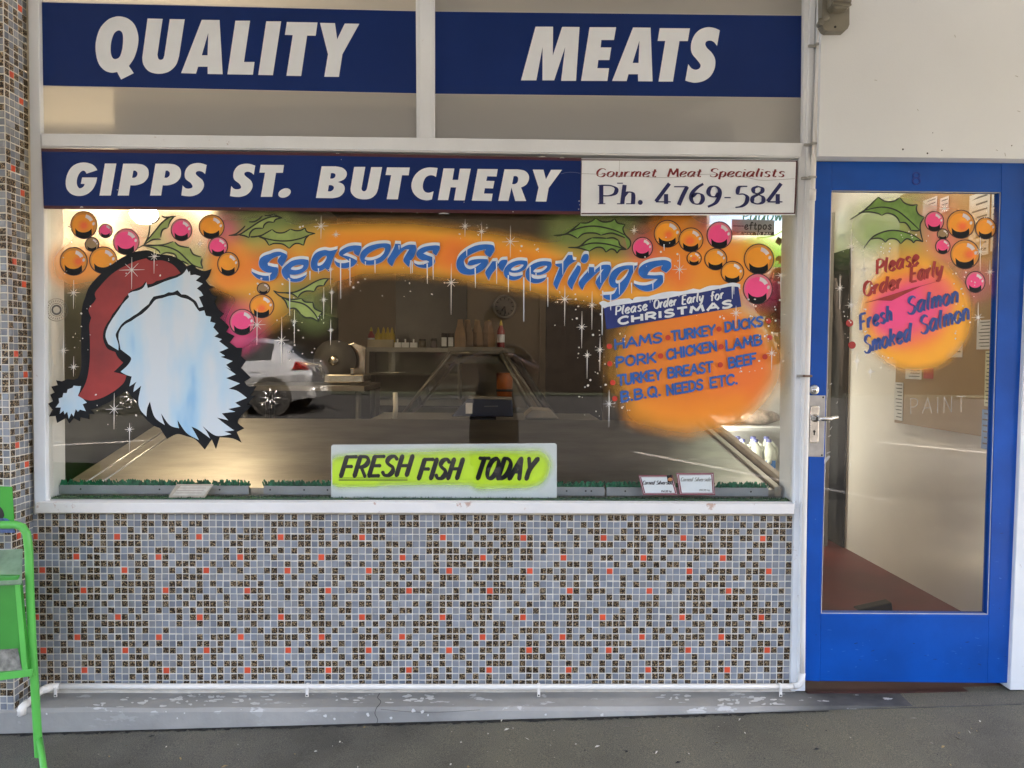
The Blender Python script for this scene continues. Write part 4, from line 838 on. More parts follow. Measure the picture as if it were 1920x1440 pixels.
# card payment sticker
ef = empty('payment_sticker', P(1412, 441, .006), 'small grey and black card payment sticker in the top right of the window', 'sticker')
GRY, BLK2 = flat('sticker_grey', (.34, .34, .34), .4), flat('sticker_black', (.02, .018, .018), .4)
m = MB(); m.slab([(1372.5, 411), (1452.5, 413), (1451.5, 441.5), (1372, 441)], .003, .0045, GRY)
m.slab([(1372.2, 434.6), (1451.8, 435), (1451.5, 441.5), (1372, 441)], .0022, .003, BLK2); m.build('backing', ef)
m = MB(); D = Depth(.0022, .00005)
pf = None
def wr(s_, x0, y, x1, h, w, mat, sh=0, nib=None): 
    for st in layout(s_, x0, y, x1, y, h, sh, .22): ribbon(m, st, w, D(), mat, nib=nib, caps=True)
wr('eftpos', 1396, 430, 1446, 13, 2.3, BLK2); ribbon(m, [(1375, 423.5), (1394, 424)], 2, D(), BLK2)
D.y = .0018; wr('THE WAY TO PAY', 1376, 440.3, 1446, 4, 1, LETTER); m.build('lettering', ef)
# ================================================================ WALL OVER THE DOOR, POST, VERANDAH
m = MB(); YW = -.074
a, bb = P(1528, 292.5, YW), P(1935, 295.5, YW)
m.box((P(1541, 0, YW).x, YW, a.z), (3.6, .0, 3.3), WALLW)
w_ = m.build('facade_wall'); tag(w_, 'plain off white plastered wall above the blue door', 'wall')
m = MB()
SMG = flat('wall_smudge', (.40, .40, .37), .7, .1)
for x, y, l, sa in ((1904, 142, 5, .4), (1908, 208, 5, .3), (1790, 66, 4, 1.2), (1884, 287, 6, 1.3), (1868, 281, 3, .5), (1640, 150, 4, .2), (1720, 205, 3, .9)):
    ribbon(m, [(x, y), (x+l*math.cos(sa), y+l*math.sin(sa))], 1.3, YW-.0003, SMG, pf=lambda x, y: P(x, y, YW-.0003))
for x, y, r in ((1693, 280, 1.8), (1739, 287.5, 1.7), (1766, 282, 1.3), (1749, 249, .9), (1897, 273, 1.2)): disc(m, x, y, r, YW-.0006, DARK, n=9)
m.build('nail_hole', w_)
m = MB(); m.box((P(1525, 300, 0).x, -.004, a.z-.001), (3.6, .16, a.z+.0), flat('soffit_grey', (.3, .3, .29), .6)); m.build('soffit', w_)
m = MB(); m.box((-2.6, -.055, P(700, -58, 0).z), (P(1541, 0, 0).x, .2, 3.3), WALLW); w2 = m.build('facade_wall'); tag(w2, 'white wall strip above the frosted top panes', 'wall')
m = MB(); m.slab([(1936, 300), (1915, 780), (1908, 960), (1894, 1294), (2060, 1294), (2060, 300)], -.03, .12, WHITE)
m.box((2.46, -.028, -.1), (3.6, .1, 2.4), WALLW); o = m.build('door_post', bevel=.003); tag(o, 'white painted post at the right edge beside the blue door', 'post')
VER = pm('soffit_boards', (.74, .75, .76), .7, var=.15, scale=2)
m = MB(); m.box((-7, -3.5, 3.02), (7, -.13, 3.10), VER); m.box((-7, -3.62, 2.86), (7, -3.5, 3.24), VER)
for i in range(9): m.box((-6.8+i*1.7, -3.48, 2.94), (-6.7+i*1.7, -.14, 3.018), VER)
o = m.build('verandah_roof'); tag(o, 'boarded verandah roof over the footpath', 'verandah')
for i, x in enumerate((-6.2, 6.4)):
    m = MB(); m.cyl((x, -3.52, -.1), (x, -3.52, 2.9), .05, WHITE); m.box((x-.08, -3.6, -.1), (x+.08, -3.44, .15), WHITE)
    o = m.build('verandah_post'); tag(o, 'white verandah post by the kerb, %s of the window' % ('well to the left', 'well to the right')[i], 'post', 'verandah posts')

# ================================================================ BLUE DOOR
YD = -.012
dr = empty('shop_door', P(1700, 1278, 0), 'bright blue glazed door with holiday painting on its glass', 'door')
m = MB(); m.slab([(1528, 303), (1559.5, 303), (1559.5, 356.5), (1539, 1150.7), (1537, 1278), (1508, 1276)], YD, .03, BLUED); m.build('stile', dr, .002)
m = MB(); m.slab([(1877.5, 303), (1937, 304), (1915, 780), (1908, 960), (1895, 1280.5), (1851, 1281), (1854, 1152.7), (1877.5, 360)], YD, .03, BLUED); m.build('stile', dr, .002)
m = MB(); m.slab([(1559.5, 303), (1877.5, 303), (1877.5, 360), (1559.5, 356.5)], YD+.001, .03, BLUED); m.build('top_rail', dr, .002)
m = MB(); m.slab([(1539, 1150.7), (1854, 1152.7), (1851, 1281), (1537, 1277)], YD+.001, .03, BLUED); m.build('bottom_rail', dr, .002)
BEAD = flat('glazing_bead', (.52, .5, .46), .5, .15)
m = MB()
for p0, p1, w in (((1876, 360), (1852.5, 1151), 3.2), ((1560.5, 357), (1540, 1150), 1.2), ((1540, 1150), (1853, 1151.5), 2), ((1560, 358), (1876, 361.5), 1.4)):
    ribbon(m, [p0, p1], w, YD+.004, BEAD, caps=False)
m.build('glazing_bead', dr)
m = MB(); m.add([P(x, y, .006) for x, y in [(1556, 352), (1880, 355), (1857, 1157), (1536, 1155)]], [(0, 1, 2, 3)], GLASS); dg = m.build('glass_pane', dr)
m = MB()
for p0, p1 in ():
    pass
DN = pm('number_blue', (.002, .03, .26), .35)
D = Depth(YD-.001, .0002)
for cy, r_ in ((328.5, 5.2), (339.5, 6)):
    ribbon(m, [(1718.5+r_*1.15*math.cos(a), cy+r_*math.sin(a)) for a in [i*math.pi/12 for i in range(25)]], 2.6, D(), DN, caps=False, smooth=False)
nmb = m.build('door_number', dr)
sm_ = nmb.modifiers.new('thick', 'SOLIDIFY'); sm_.thickness = .004
SCF = [flat('scuff_pale', (.03, .13, .46), .5), flat('scuff_dark', (.004, .03, .16), .6)]
m = MB(); D = Depth(YD-.0004, .00002); rq = random.Random(31)
for _ in range(48):
    if rq.random() < .7: x, y = rq.uniform(1545, 1845), rq.triangular(1158, 1272, 1250)
    else: x, y = rq.choice((rq.uniform(1519, 1534), rq.uniform(1860, 1888))), rq.uniform(880, 1270)
    l, a = rq.uniform(1.5, 9), rq.uniform(-.3, .3)
    ribbon(m, [(x, y), (x+l*.5, y+a*l*.5+rq.uniform(-.5, .5)), (x+l, y+a*l)], rq.uniform(.4, 1.5), D(), SCF[rq.random() < .35], taper=lambda v: .3+math.sin(math.pi*v))
m.build('scuff_marks', dr)
# hardware
m = MB(); disc(m, 1526.5, 731, 9.5, YD-.0005, STEEL)
lk = MB(); c = P(1526.5, 731, YD-.001)
lk.lathe(c, [(.0, .006), (.012, .006), (.017, .005), (.019, .002), (.019, 0)], STEEL, 24, 'Y'); lk.lathe(c, [(0, .011), (.009, .0105), (.0115, .006)], CHROME, 20, 'Y')
lk.box(c+Vector((-.0012, -.0125, -.006)), c+Vector((.0012, -.011, .002)), DARK); lk.build('cylinder_lock', dr)
m = MB(); m.slab([(1516, 741), (1548, 741.5), (1544.5, 857), (1512, 856)], YD-.0025, YD, STEEL); m.build('kick_plate', dr, .001)
for x, y in ((1543.5, 745), (1541, 853.5)): 
    m = MB(); disc(m, x, y, 1.8, YD-.0028, DARK, n=10); m.build('screw', dr)
m = MB(); m.slab([(1520, 763, ), (1523, 761), (1536, 761), (1537, 763), (1535, 829), (1532, 831), (1520, 831), (1517, 829)], YD-.009, YD-.0025, CHROME); ec = m.build('escutcheon', dr, .003)
m = MB(); c = P(1528, 784, YD-.009)
m.lathe(c, [(.015, 0), (.015, .004), (.011, .008), (.009, .03)], CHROME, 18, 'Y')
q = [c+Vector((0, -.03, 0)), c+Vector((.012, -.038, .0)), c+Vector((.045, -.040, .001)), P(1560, 783.5, YD-.045), P(1571, 782, YD-.04)]
m.tube(q, [.0085, .0085, .007, .0065, .006], CHROME, 12); m.build('lever_handle', dr)
m = MB(); D = Depth(YD-.0095); disc(m, 1527, 809, 2.4, D(), DARK, n=10); ribbon(m, [(1527, 809), (1526.8, 816)], 2.6, D(), DARK, caps=False, smooth=False); m.build('keyhole', dr)
# painting on the door glass
Yp = .004
S = Spray(1562, 362, 1874, 716, 4)
S.line([(1640, 410), (1690, 405), (1725, 425)], 14, 34, GRN, .6); S.line([(1600, 430), (1640, 425)], 4, 40, LGRN, .4); S.line([(1640, 445), (1720, 455)], 10, 30, GRN, .55); S.line([(1670, 372), (1720, 374)], 2, 26, LGRN, .3)
S.dot(1758, 420, 20, 34, PNK, .35); S.dot(1810, 440, 26, 46, YEL, .5); S.dot(1770, 462, 12, 30, PNK, .35); S.dot(1829, 528, 14, 26, PNK, .35)
S.dot(1717, 590, 122, 17, (.95, .40, .012), 1); S.line([(1690, 500), (1720, 500)], 4, 40, YEL, .8)
S.dot(1708, 582, 62, 30, (.95, .19, .03), .95); S.line([(1675, 585), (1740, 558)], 26, 26, PNK, 1); S.line([(1680, 610), (1730, 590)], 4, 34, PNK, .6)
S.dot(1755, 545, 4, 28, RORG, .6)
S.build('airbrushed_glow', Yp, AIR, dg)
holly(dg, Yp-.0004, hd, [[(285,385),(430,290),(568,158)],[(568,158),(640,200),(720,200),(785,160)],[(785,160),(830,215),(900,240),(960,230)],[(960,230),(950,280),(975,330),(1030,358)],[(1030,358),(990,430),(995,520),(1018,605)],[(430,290),(600,258),(750,290),(880,390),(985,490)],[(370,315),(470,305),(560,320),(605,342)],[(605,342),(660,318),(730,340),(770,380),(780,412)],[(780,412),(840,415),(880,460),(895,490)],[(895,490),(950,495),(985,490)]],
 [([(285,385),(430,290),(568,158),(640,200,1),(720,200,1),(785,160),(830,215,1),(900,240,1),(960,230),(950,280,1),(975,330,1),(1030,358),(990,430,1),(985,490),(895,490),(880,460,1),(840,415,1),(780,412),(770,380,1),(730,340,1),(660,318,1),(605,342),(560,320,1),(470,305,1),(370,318)], LEAF)], 2.4)
holly(dg, Yp-.0006, hd, [[(425,670),(490,580),(560,530),(680,492),(800,500),(920,540),(1018,605)],[(490,580),(560,568),(610,580),(640,612)],[(640,612),(680,575),(750,580),(795,625)],[(795,625),(850,575),(900,590),(922,618)],[(922,618),(950,590),(1018,605)]],
 [([(490,580),(560,530,1),(680,492,1),(800,500,1),(920,540,1),(1018,605),(950,590,1),(922,618),(900,590,1),(850,575,1),(795,625),(750,580,1),(680,575,1),(640,612),(610,580,1),(560,568,1)], LEAF)], 2.4)
for a in [(1751.9,415,17.6,18.6,'p'),(1801.6,420.6,25.8,26.3,'o',0,(.15,.2,.4)),(1848,428,19,20,'o'),(1767.8,439,10.4,9.8,'c'),(1767.8,461.9,13.6,14,'p'),(1809.5,476.9,26.8,27,'o',0,(.4,0,.4)),(1828.8,528.8,18,19.7,'p')]:
    bauble(dg, *a[:5], Yp-.0008, a[6] if len(a) > 6 else None)
m = MB(); D = Depth(Yp-.0012, .00003); CRM = flat('brush_crimson', (.36, .022, .016), .45, .12, 30); DBL = flat('brush_deep_blue', (.022, .06, .26), .45, .2, 30)
nb = (5.4, 3.0, 2.8)
for s_, x0, y0, x1, y1, h, c_ in (('Please',1643,514.5,1722,495,26,CRM),('Order',1619,556,1690,539.5,26,CRM),('Early',1707,529,1766,516,28,CRM),('Fresh',1613,619,1672,601,28,DBL),('Salmon',1702,590,1796,567,31,DBL),('Smoked',1621,663,1708,638,31,DBL),('Salmon',1727,627,1817,599,32,DBL)):
    write(m, s_, x0, y0, x1, y1, h, 3, D, c_, .28, nb)
fill(m, [[(1615,570),(1651,559),(1710,540.5),(1779,521.7),(1726,537),(1671.6,563.8),(1645,563)]], D(), CRM)
for x, y in ((1593, 605.8), (1597.7, 647)): disc(m, x, y, 7, D(), CRM)
m.build('painted_lettering', dg)
ST2 = [(1596,462,32,50,10),(1620,505,22,22,11),(1575,540,26,40,9),(1596,572,20,26,12),(1771,391,14,6,10),(1838,472,28,36,12),(1856,510,22,24,9),(1834,595,28,18,12),(1607,677,18,22,9),(1632,697,8,14,7)]
rr = random.Random(12); SP2 = []
for (x0, y0, x1, y1, n) in [(1690,425,1730,450,8),(1640,455,1670,475,8),(1580,450,1620,480,5),(1580,560,1625,680,26),(1620,650,1680,700,14),(1780,500,1850,560,12),(1830,380,1870,420,6),(1780,560,1820,640,10),(1600,490,1640,560,10),(1735,440,1745,500,5)]:
    for _ in range(n): SP2.append((rr.uniform(x0, x1), rr.uniform(y0, y1), rr.choice((.9, 1.2, 1.7))))
starfield(dg, Yp-.0022, ST2, SP2, STARW)
SCR, t, b = new_mat('scratched_letters'); b.inputs['Base Color'].default_value = (.6, .56, .5, 1); b.inputs['Alpha'].default_value = .42
m = MB(); D = Depth(Yp, .00003); write(m, 'PAINT', 1706, 776, 1809, 772, 29, 1.3, D, SCR, .05, gap=.35)
m.build('scratched_letters', dg)
SM, t, b = new_mat('paint_smear'); b.inputs['Base Color'].default_value = (.66, .63, .58, 1); b.inputs['Alpha'].default_value = .7
m = MB(); D = Depth(Yp, .00003)
for pts, w in (([(1544,870),(1549,862),(1556,855)],5),([(1550,850),(1557,847)],4),([(1553,819),(1558,816)],4),([(1555,792),(1556,789)],5),([(1556,721),(1560,719)],3.5),([(1556,806),(1560,800)],2.5),([(1568,757),(1571,753)],1.4),([(1549,770),(1549,766)],1.5),([(1551,745),(1553,730)],1.5),([(1548,880),(1546,900)],1.2)):
    ribbon(m, pts, w, D(), SM, taper=lambda v: .5+.7*math.sin(math.pi*v))
m.build('paint_smear', dg)
m = MB(); m.box((P(1510, 1290, 0).x, -.02, ZS-.002), (P(1896, 1290, 0).x, .09, ZS+.006), pm('threshold_red', (.05, .014, .011), .6, var=.3)); o = m.build('door_threshold'); tag(o, 'worn dark red threshold strip under the blue door', 'threshold')

# ================================================================ CONDUIT, LIGHT
YC = -.048
cp = empty('conduit_pipe', P(1508, 1280, YC), 'white plastic conduit running down the jamb and along the step', 'pipe')
vert = [(1537, 49), (1531.5, 180), (1526, 300), (1519.5, 480), (1514, 700), (1508.5, 960), (1505, 1200), (1504, 1262)]
m = MB(); m.tube([P(x, y, YC) for x, y in vert], .0088, PIPEW, 12)
elb = [P(1504, 1262, YC), P(1503, 1276, YC), P(1498, 1284, YC), P(1488, 1287, YC)]
hor = [P(1488, 1287, YC), P(1300, 1287.3, YC), P(1000, 1287.8, YC), P(600, 1287.5, YC), P(300, 1287, YC), P(112, 1286.5, YC)]
m.tube(hor, .0105, PIPEW, 12)
m.tube([P(112, 1286.5, YC), P(98, 1287, YC-.004), P(86, 1289, YC-.01), P(72, 1300, YC-.05), P(52, 1318, YC-.10), P(43, 1325, YC-.12), P(38.5, 1331, YC-.125), P(41, 1341, YC-.125)], .0115, PIPEW, 12)
m.build('tube', cp)
m = MB(); m.tube(elb, .0122, PIPEW, 12); m.build('elbow', cp)
m = MB(); m.tube([P(98, 1287, YC-.002), P(78, 1295, YC-.03)], .0145, PIPEW, 12); m.build('elbow', cp); m = MB(); m.tube([P(52, 1317, YC-.10), P(42, 1326, YC-.122), P(40.5, 1340, YC-.125)], .0145, PIPEW, 12); m.build('elbow', cp)
m = MB(); m.tube([P(1524.2, 355, YC), P(1523.3, 376, YC)], .0115, PIPEW, 12); m.build('coupling', cp)
CLP = pm('old_clip', (.34, .33, .29), .5, var=.2)
for x, y in ((1535, 84), (1527, 270), (1522, 333), (1514, 705)):
    c = P(x, y, YC); m = MB(); m.box(c+Vector((-.014, -.0115, -.004)), c+Vector((.014, .012, .004)), CLP if y != 705 else pm('rusty_clip', (.16, .1, .07), .7, var=.3))
    m.box(c+Vector((-.034, .008, -.0045)), c+Vector((.018, .0165, .0045)), CLP); m.build('clip', cp, .001)
for x in (107, 577, 1010, 1462):
    c = P(x, 1287.4, YC); m = MB(); m.tube([c+Vector((-.0055, 0, 0)), c+Vector((.0055, 0, 0))], .0135, PIPEW, 14)
    m.box(c+Vector((-.0055, -.0125, -.034)), c+Vector((.0055, -.008, -.002)), PIPEW); m.lathe(c+Vector((0, -.0125, -.028)), [(0, .002), (.003, .0015), (.0035, 0)], DARK, 8, 'Y'); m.build('clip', cp, .001)
LG = pm('weathered_grey', (.20, .185, .145), .55, var=.15, scale=12)
lt = empty('wall_light', P(1567, 20, YW), 'weathered grey bulkhead light at the top of the wall beside the pipe', 'light')
m = MB(); m.slab([(1541, -70), (1593, -70), (1593, 46), (1590, 53), (1584, 58), (1552, 58.5), (1546, 55), (1541.5, 48)], YW-.035, YW, LG)
m.tube([P(1551, 34, YW-.05), P(1540, 40, YW-.06), P(1536, 47, YC-.004)], .011, LG, 10); m.build('body', lt, .006, 3)
m = MB(); m.slab([(1559, -70), (1599, -70), (1598, 8), (1591, 15), (1566, 15.5), (1560, 8)], YW-.08, YW-.033, pm('ribbed_lens', (.17, .155, .115), .3)); ln = m.build('lens', lt, .01, 3)
m = MB()
for k in range(9):
    y = 9-k*7; m.tube([P(1562, y, YW-.081), P(1596, y, YW-.081)], .0035, pm('ribbed_lens2', (.17, .155, .115), .3) if k == 0 else m.mats[0], 6)
m.build('rib', lt)
m = MB(); c = P(1566, 50.5, YW-.036); m.lathe(c, [(0, .002), (.004, .002), (.0045, 0)], DARK, 10, 'Y'); m.build('screw', lt)

# ================================================================ GREEN NEWSPAPER STAND at the left edge
GS = pm('green_enamel', (.11, .47, .08), .35, var=.12, scale=6, wear=(.02, .16, .02), wscale=18, wth=.74)
GP = pm('green_card', (.05, .34, .03), .6, var=.08)
nsd = empty('newspaper_stand', Vector((-1.75, -.36, zg(-1.75))), 'bright green metal newspaper stand with a clear lid at the left edge', 'stand')
Yn = -.30
rt = [(30, 984), (42, 988), (50, 1000), (54, 1030), (56, 1100), (60, 1200), (66, 1300), (72, 1400), (76, 1480)]
pts = [P(x, y, Yn) for x, y in rt]; WID = .40
lf = [Vector((2*(pts[0].x-.17)-p.x, p.y, p.z)) for p in pts]
m = MB(); m.tube(pts[::-1]+lf, .0132, GS, 12); m.build('tube_frame', nsd)
m = MB(); c = pts[-1]; m.tube([P(74, 1385, Yn-.0), P(82, 1440, Yn-.10), P(84, 1490, Yn-.14)], .010, GS, 10); m.tube([P(66, 1424, Yn), P(-60, 1450, Yn)], .007, GS, 8); m.build('leg', nsd)
rx = lambda px, py, Y: P(px, py, Y)
m = MB(); m.slab([(-120, 1082), (33, 1080), (50, 1262), (-120, 1282)], Yn-.034, Yn-.010, pm('green_box', (.045, .27, .035), .4, var=.12))
o = m.build('paper_box', nsd, .003)
m = MB(); m.slab([(27, 1092), (36, 1090), (52, 1262), (42, 1266)], Yn-.038, Yn-.0345, GS); m.slab([(-120, 1276), (60, 1255), (60, 1268), (-120, 1292)], Yn-.042, Yn-.036, GS); m.build('frame_bar', nsd, .001)
m = MB(); m.slab([(-120, 1226), (33, 1216), (41, 1256), (-120, 1268)], Yn-.036, Yn-.0345, pm('newsprint', (.2, .19, .16), .7, var=.6, scale=40)); m.build('newspaper', nsd)
LID = pm('scuffed_acrylic', (.16, .24, .15), .25, var=.35, scale=14)
m = MB(); q0 = [P(-120, 1040, Yn+.06), P(43, 1031, Yn+.06), P(41, 1096, Yn-.045), P(-120, 1104, Yn-.045)]
m.hexa(q0, [p+Vector((0, 0, .004)) for p in q0], LID); m.build('clear_lid', nsd)
m = MB(); m.slab([(-120, 908), (22, 913), (26, 985), (-120, 985)], Yn+.02, Yn+.024, GP)
hb = m.build('header_card', nsd)
HAIR, PLD = flat('printed_hair', (.012, .01, .01), .5), pm('printed_plaid', (.09, .14, .33), .5, var=.5, scale=90)
m = MB(); D = Depth(Yn+.0195, .0002)
fill(m, [[(-30, 948), (-10, 946, 1), (3, 953, 1), (8, 966, 1), (4, 975, 1), (8, 986), (-30, 986)]], D(), HAIR)
fill(m, [[(-30, 976), (2, 972, 1), (14, 973, 1), (24, 984, 1), (29, 999), (-30, 999)]], D(), PLD); m.build('printed_picture', hb)
# ================================================================ INSIDE THE SHOP
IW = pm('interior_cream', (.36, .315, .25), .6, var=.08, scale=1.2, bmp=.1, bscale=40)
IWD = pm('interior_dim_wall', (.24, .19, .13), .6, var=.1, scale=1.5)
RW = pm('passage_wall', (.70, .63, .54), .55, var=.07, scale=1.4, bmp=.15, bscale=20, wear=(.4, .35, .28), wscale=6, wth=.72)
FL = pm('red_floor', (.10, .012, .008), .5, var=.3, scale=2.5)
XL, XR, YB, ZF, ZC = -1.78, 2.43, 5.5, ZS-.02, 2.92
def st(name, a, bb, mat):
    m = MB(); m.box(a, bb, mat); o = m.build(name); o['kind'] = 'structure'; return o
st('floor', (-2.2, .10, ZF-.1), (4, YB+.2, ZF), FL)
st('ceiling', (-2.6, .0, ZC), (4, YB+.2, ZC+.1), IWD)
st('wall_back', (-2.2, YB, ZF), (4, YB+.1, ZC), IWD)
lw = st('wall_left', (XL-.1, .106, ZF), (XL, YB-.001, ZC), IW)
st('wall_right', (XR, .131, ZF), (XR+.1, YB-.001, ZC), RW)
m = MB(); m.box((XL+.001, .11, ZF+.001), (XL+.014, YB-.01, 1.81), pm('dark_green_dado', (.018, .022, .012), .5, var=.4, scale=4)); o = m.build('wall_dado'); o['kind'] = 'structure'
# blinds of the box behind the top panes
m = MB(); m.box((P(225, 205, .1).x, .09, P(400, 256, .1).z-.2), (P(1400, 205, .1).x, .12, P(500, 212, .1).z), pm('pelmet_grey', (.22, .22, .21), .7))
o = m.build('pelmet_board'); tag(o, 'grey pelmet board showing dimly behind the frosted top panes', 'board')
m = MB(); z1 = 2.50; m.box((XL, .107, z1-.01), (P(1495, 280, .1).x, 1.5, z1+.02), IW); o = m.build('display_soffit'); tag(o, 'cream boxed soffit over the window display', 'soffit')

FW0 = flat('batten_white', (.6, .58, .54), .5)
# -- lamp over the display, upper left
BULB = emit('lamp_glow', (1, .86, .62), 3)
LP = P(270, 402, .64)
lmp = empty('display_lamp', LP, 'glowing warm lamp over the window display at upper left', 'lamp')
m = MB(); m.lathe(LP, [(.0, -.045), (.03, -.04), (.052, -.02), (.06, .0), (.05, .03), (.03, .05)], BULB, 20); m.build('bulb', lmp)
m = MB(); m.lathe(LP, [(.03, .05), (.028, .09), (.0, .1)], STEEL, 16); m.cyl(LP+Vector((0, 0, .09)), Vector((LP.x, LP.y, z1)), .008, STEEL); m.build('holder', lmp)
pl = bpy.data.lights.new('lamp_light', 'POINT'); pl.energy = .95; pl.color = (1, .78, .48); pl.shadow_soft_size = .07
po = bpy.data.objects.new('lamp_light', pl); COL.objects.link(po); po.location = LP+Vector((.0, 0, -.13)); po.parent = lmp; po.matrix_parent_inverse = WM(lmp).inverted()

tb = empty('ceiling_tube', (-1.2, .75, 2.86), 'warm fluorescent batten glowing behind the frosted pane at the upper left', 'lamp')
m = MB(); m.box((-1.7, .72, 2.83), (-.9, .78, 2.915), FW0); m.build('batten', tb)
m = MB(); m.tube([(-1.68, .75, 2.80), (-.92, .75, 2.80)], .014, emit('tube_glow', (1, .85, .62), 1.2), 10); m.build('tube', tb)
al2 = bpy.data.lights.new('tube_light', 'AREA'); al2.shape = 'RECTANGLE'; al2.size = .75; al2.size_y = .05; al2.energy = .6; al2.color = (1, .84, .62)
ao2 = bpy.data.objects.new('tube_light', al2); COL.objects.link(ao2); ao2.location = (-1.3, .75, 2.78); ao2.rotation_euler = (R(-35), 0, 0); ao2.parent = tb; ao2.matrix_parent_inverse = WM(tb).inverted()
wb_ = empty('added_wall_tube', (XL+.05, 1.3, 2.36), 'added unseen warm batten lighting the left wall of the window display', 'lamp')  # added batten, out of view, to warm the left wall and tray
m = MB(); m.box((XL+.002, .8, 2.33), (XL+.05, 1.9, 2.39), FW0); m.build('batten', wb_)
m = MB(); m.tube([(XL+.07, .82, 2.36), (XL+.07, 1.88, 2.36)], .014, emit('added_tube_glow', (1, .84, .58), 2.0), 10); m.build('tube', wb_)
al4 = bpy.data.lights.new('added_tube_light', 'AREA'); al4.shape = 'RECTANGLE'; al4.size = .05; al4.size_y = 1.05; al4.energy = .62; al4.color = (1, .80, .52)
ao4 = bpy.data.objects.new('added_tube_light', al4); COL.objects.link(ao4); ao4.location = (XL+.10, 1.35, 2.34); ao4.rotation_euler = (0, R(20), 0); ao4.parent = wb_; ao4.matrix_parent_inverse = WM(wb_).inverted()
# -- stainless display tray
SS, t, b = new_mat('brushed_stainless'); b.inputs['Metallic'].default_value = 1
t.links.new(ramp(t, noise(t, 3, 6, .6, (1, 3, 3)), [(.3, (.27, .25, .22)), (.7, (.42, .39, .34))]), b.inputs['Base Color'])
b.inputs['Roughness'].default_value = .34; bump(t, b, noise(t, 14, 6, .7, (1, 5, 5)), .12, .01)
YT0, YT1 = .07, 1.0
zt0, zt1 = P(760, 916, YT0).z, P(760, 786, YT1).z
tx0, tx1 = XL+.1, P(1452, 912, YT0).x; txb = P(1302, 802, YT1).x
m = MB(); n = 12
for i in range(n):
    pass
m.add([(tx0, YT0, zt0), (tx1, YT0, zt0), (txb, YT1, zt1), (tx0, YT1, zt1), (tx0, YT1, zt1-.22), (txb, YT1, zt1-.22), (tx1, YT0, zt0-.05), (tx0, YT0, zt0-.05)], [(0, 1, 2, 3), (3, 2, 5, 4), (0, 7, 6, 1), (7, 4, 5, 6)], SS)
tray = m.build('display_tray'); tag(tray, 'sloping stainless steel display tray inside the window, empty of meat', 'tray')
for k in range(2):
    m = MB(); dx = .0 if k == 0 else .055
    m.hexa([(tx1+dx, YT0, zt0-.03), (tx1+dx+.028, YT0, zt0-.03), (txb+dx+.028, YT1, zt1-.03), (txb+dx, YT1, zt1-.03)], [(tx1+dx, YT0, zt0+.012+.01*k), (tx1+dx+.028, YT0, zt0+.012+.01*k), (txb+dx+.028, YT1, zt1+.012+.01*k), (txb+dx, YT1, zt1+.012+.01*k)], TIM if k else pm('rail_alloy', (.35, .31, .25), .4, .6))
    o = m.build('tray_rail', bevel=.003); tag(o, ['thin metal rail along the right side of the display tray', 'wider beige timber rail outside the metal one at the right of the tray'][k], 'rail')
for k in range(2):
    m = MB(); m.cyl((tx0+.07+k*.06, YT0+.02, zt0+.004), (tx0+.09+k*.06, YT1, zt1+.004), .004, STEEL, n=8); o = m.build('tray_rod'); tag(o, ['outer thin metal rod along the far left of the display tray', 'inner thin metal rod along the left of the display tray'][k], 'rod', 'rods on the display tray')
m = MB(); m.box((XR-.012, 2.26, ZF), (XR-.001, 2.52, 2.15), DARK); o = m.build('shade_strip'); tag(o, 'dark panel painting in the opening at the far end of the passage wall', 'shadow')  # flat dark panel: paints the shadow strip between fridge and wall end
st('display_base', (XL+.001, .112, ZF), (tx1+.12, .16, zt0-.06), DARK)
m = MB(); m.box((tx0-.0, YT1+.002, ZF), (txb+.05, YT1+.03, zt1-.06), DARK); o = m.build('low_partition'); tag(o, 'dark back panel of the window display under the tray', 'panel')

# -- ledge inside the sill: turf strip, white ledge, metal strips, garnish
zl = P(760, 934, .03).z
m = MB(); m.box((P(92, 934, .03).x, .004, zl-.06), (P(1488, 934, .03).x, .112, zl-.004), pm('inner_sill', (.6, .58, .54), .5)); o = m.build('inner_ledge'); tag(o, 'white inner ledge along the bottom of the window', 'ledge')
TURF = pm('artificial_turf', (.018, .075, .022), .9, var=.5, scale=60)
rr = random.Random(3)
m = MB(); x0, x1 = P(100, 936, .02).x, P(1478, 936, .02).x; n = 900
m.box((x0, .006, zl-.0035), (x1, .045, zl+.002), TURF)
for i in range(3200):
    x, y = rr.uniform(x0, x1), rr.uniform(.007, .045); h = rr.uniform(.004, .011); a = rr.uniform(0, 3.14); w = .0022
    m.add([(x-w*math.cos(a), y-w*math.sin(a), zl), (x+w*math.cos(a), y+w*math.sin(a), zl), (x+rr.uniform(-.003, .003), y+rr.uniform(-.003, .003), zl+h)], [(0, 1, 2)], TURF)
o = m.build('turf_strip'); tag(o, 'strip of dark green artificial turf along the window ledge', 'turf strip')
GARN = [pm('garnish_green', (.012, .16, .07), .5, var=.4, scale=50), pm('garnish_dark', (.008, .10, .045), .5, var=.4, scale=50)]
ALU = pm('dull_alloy', (.30, .31, .32), .45, .4, var=.15, scale=9)
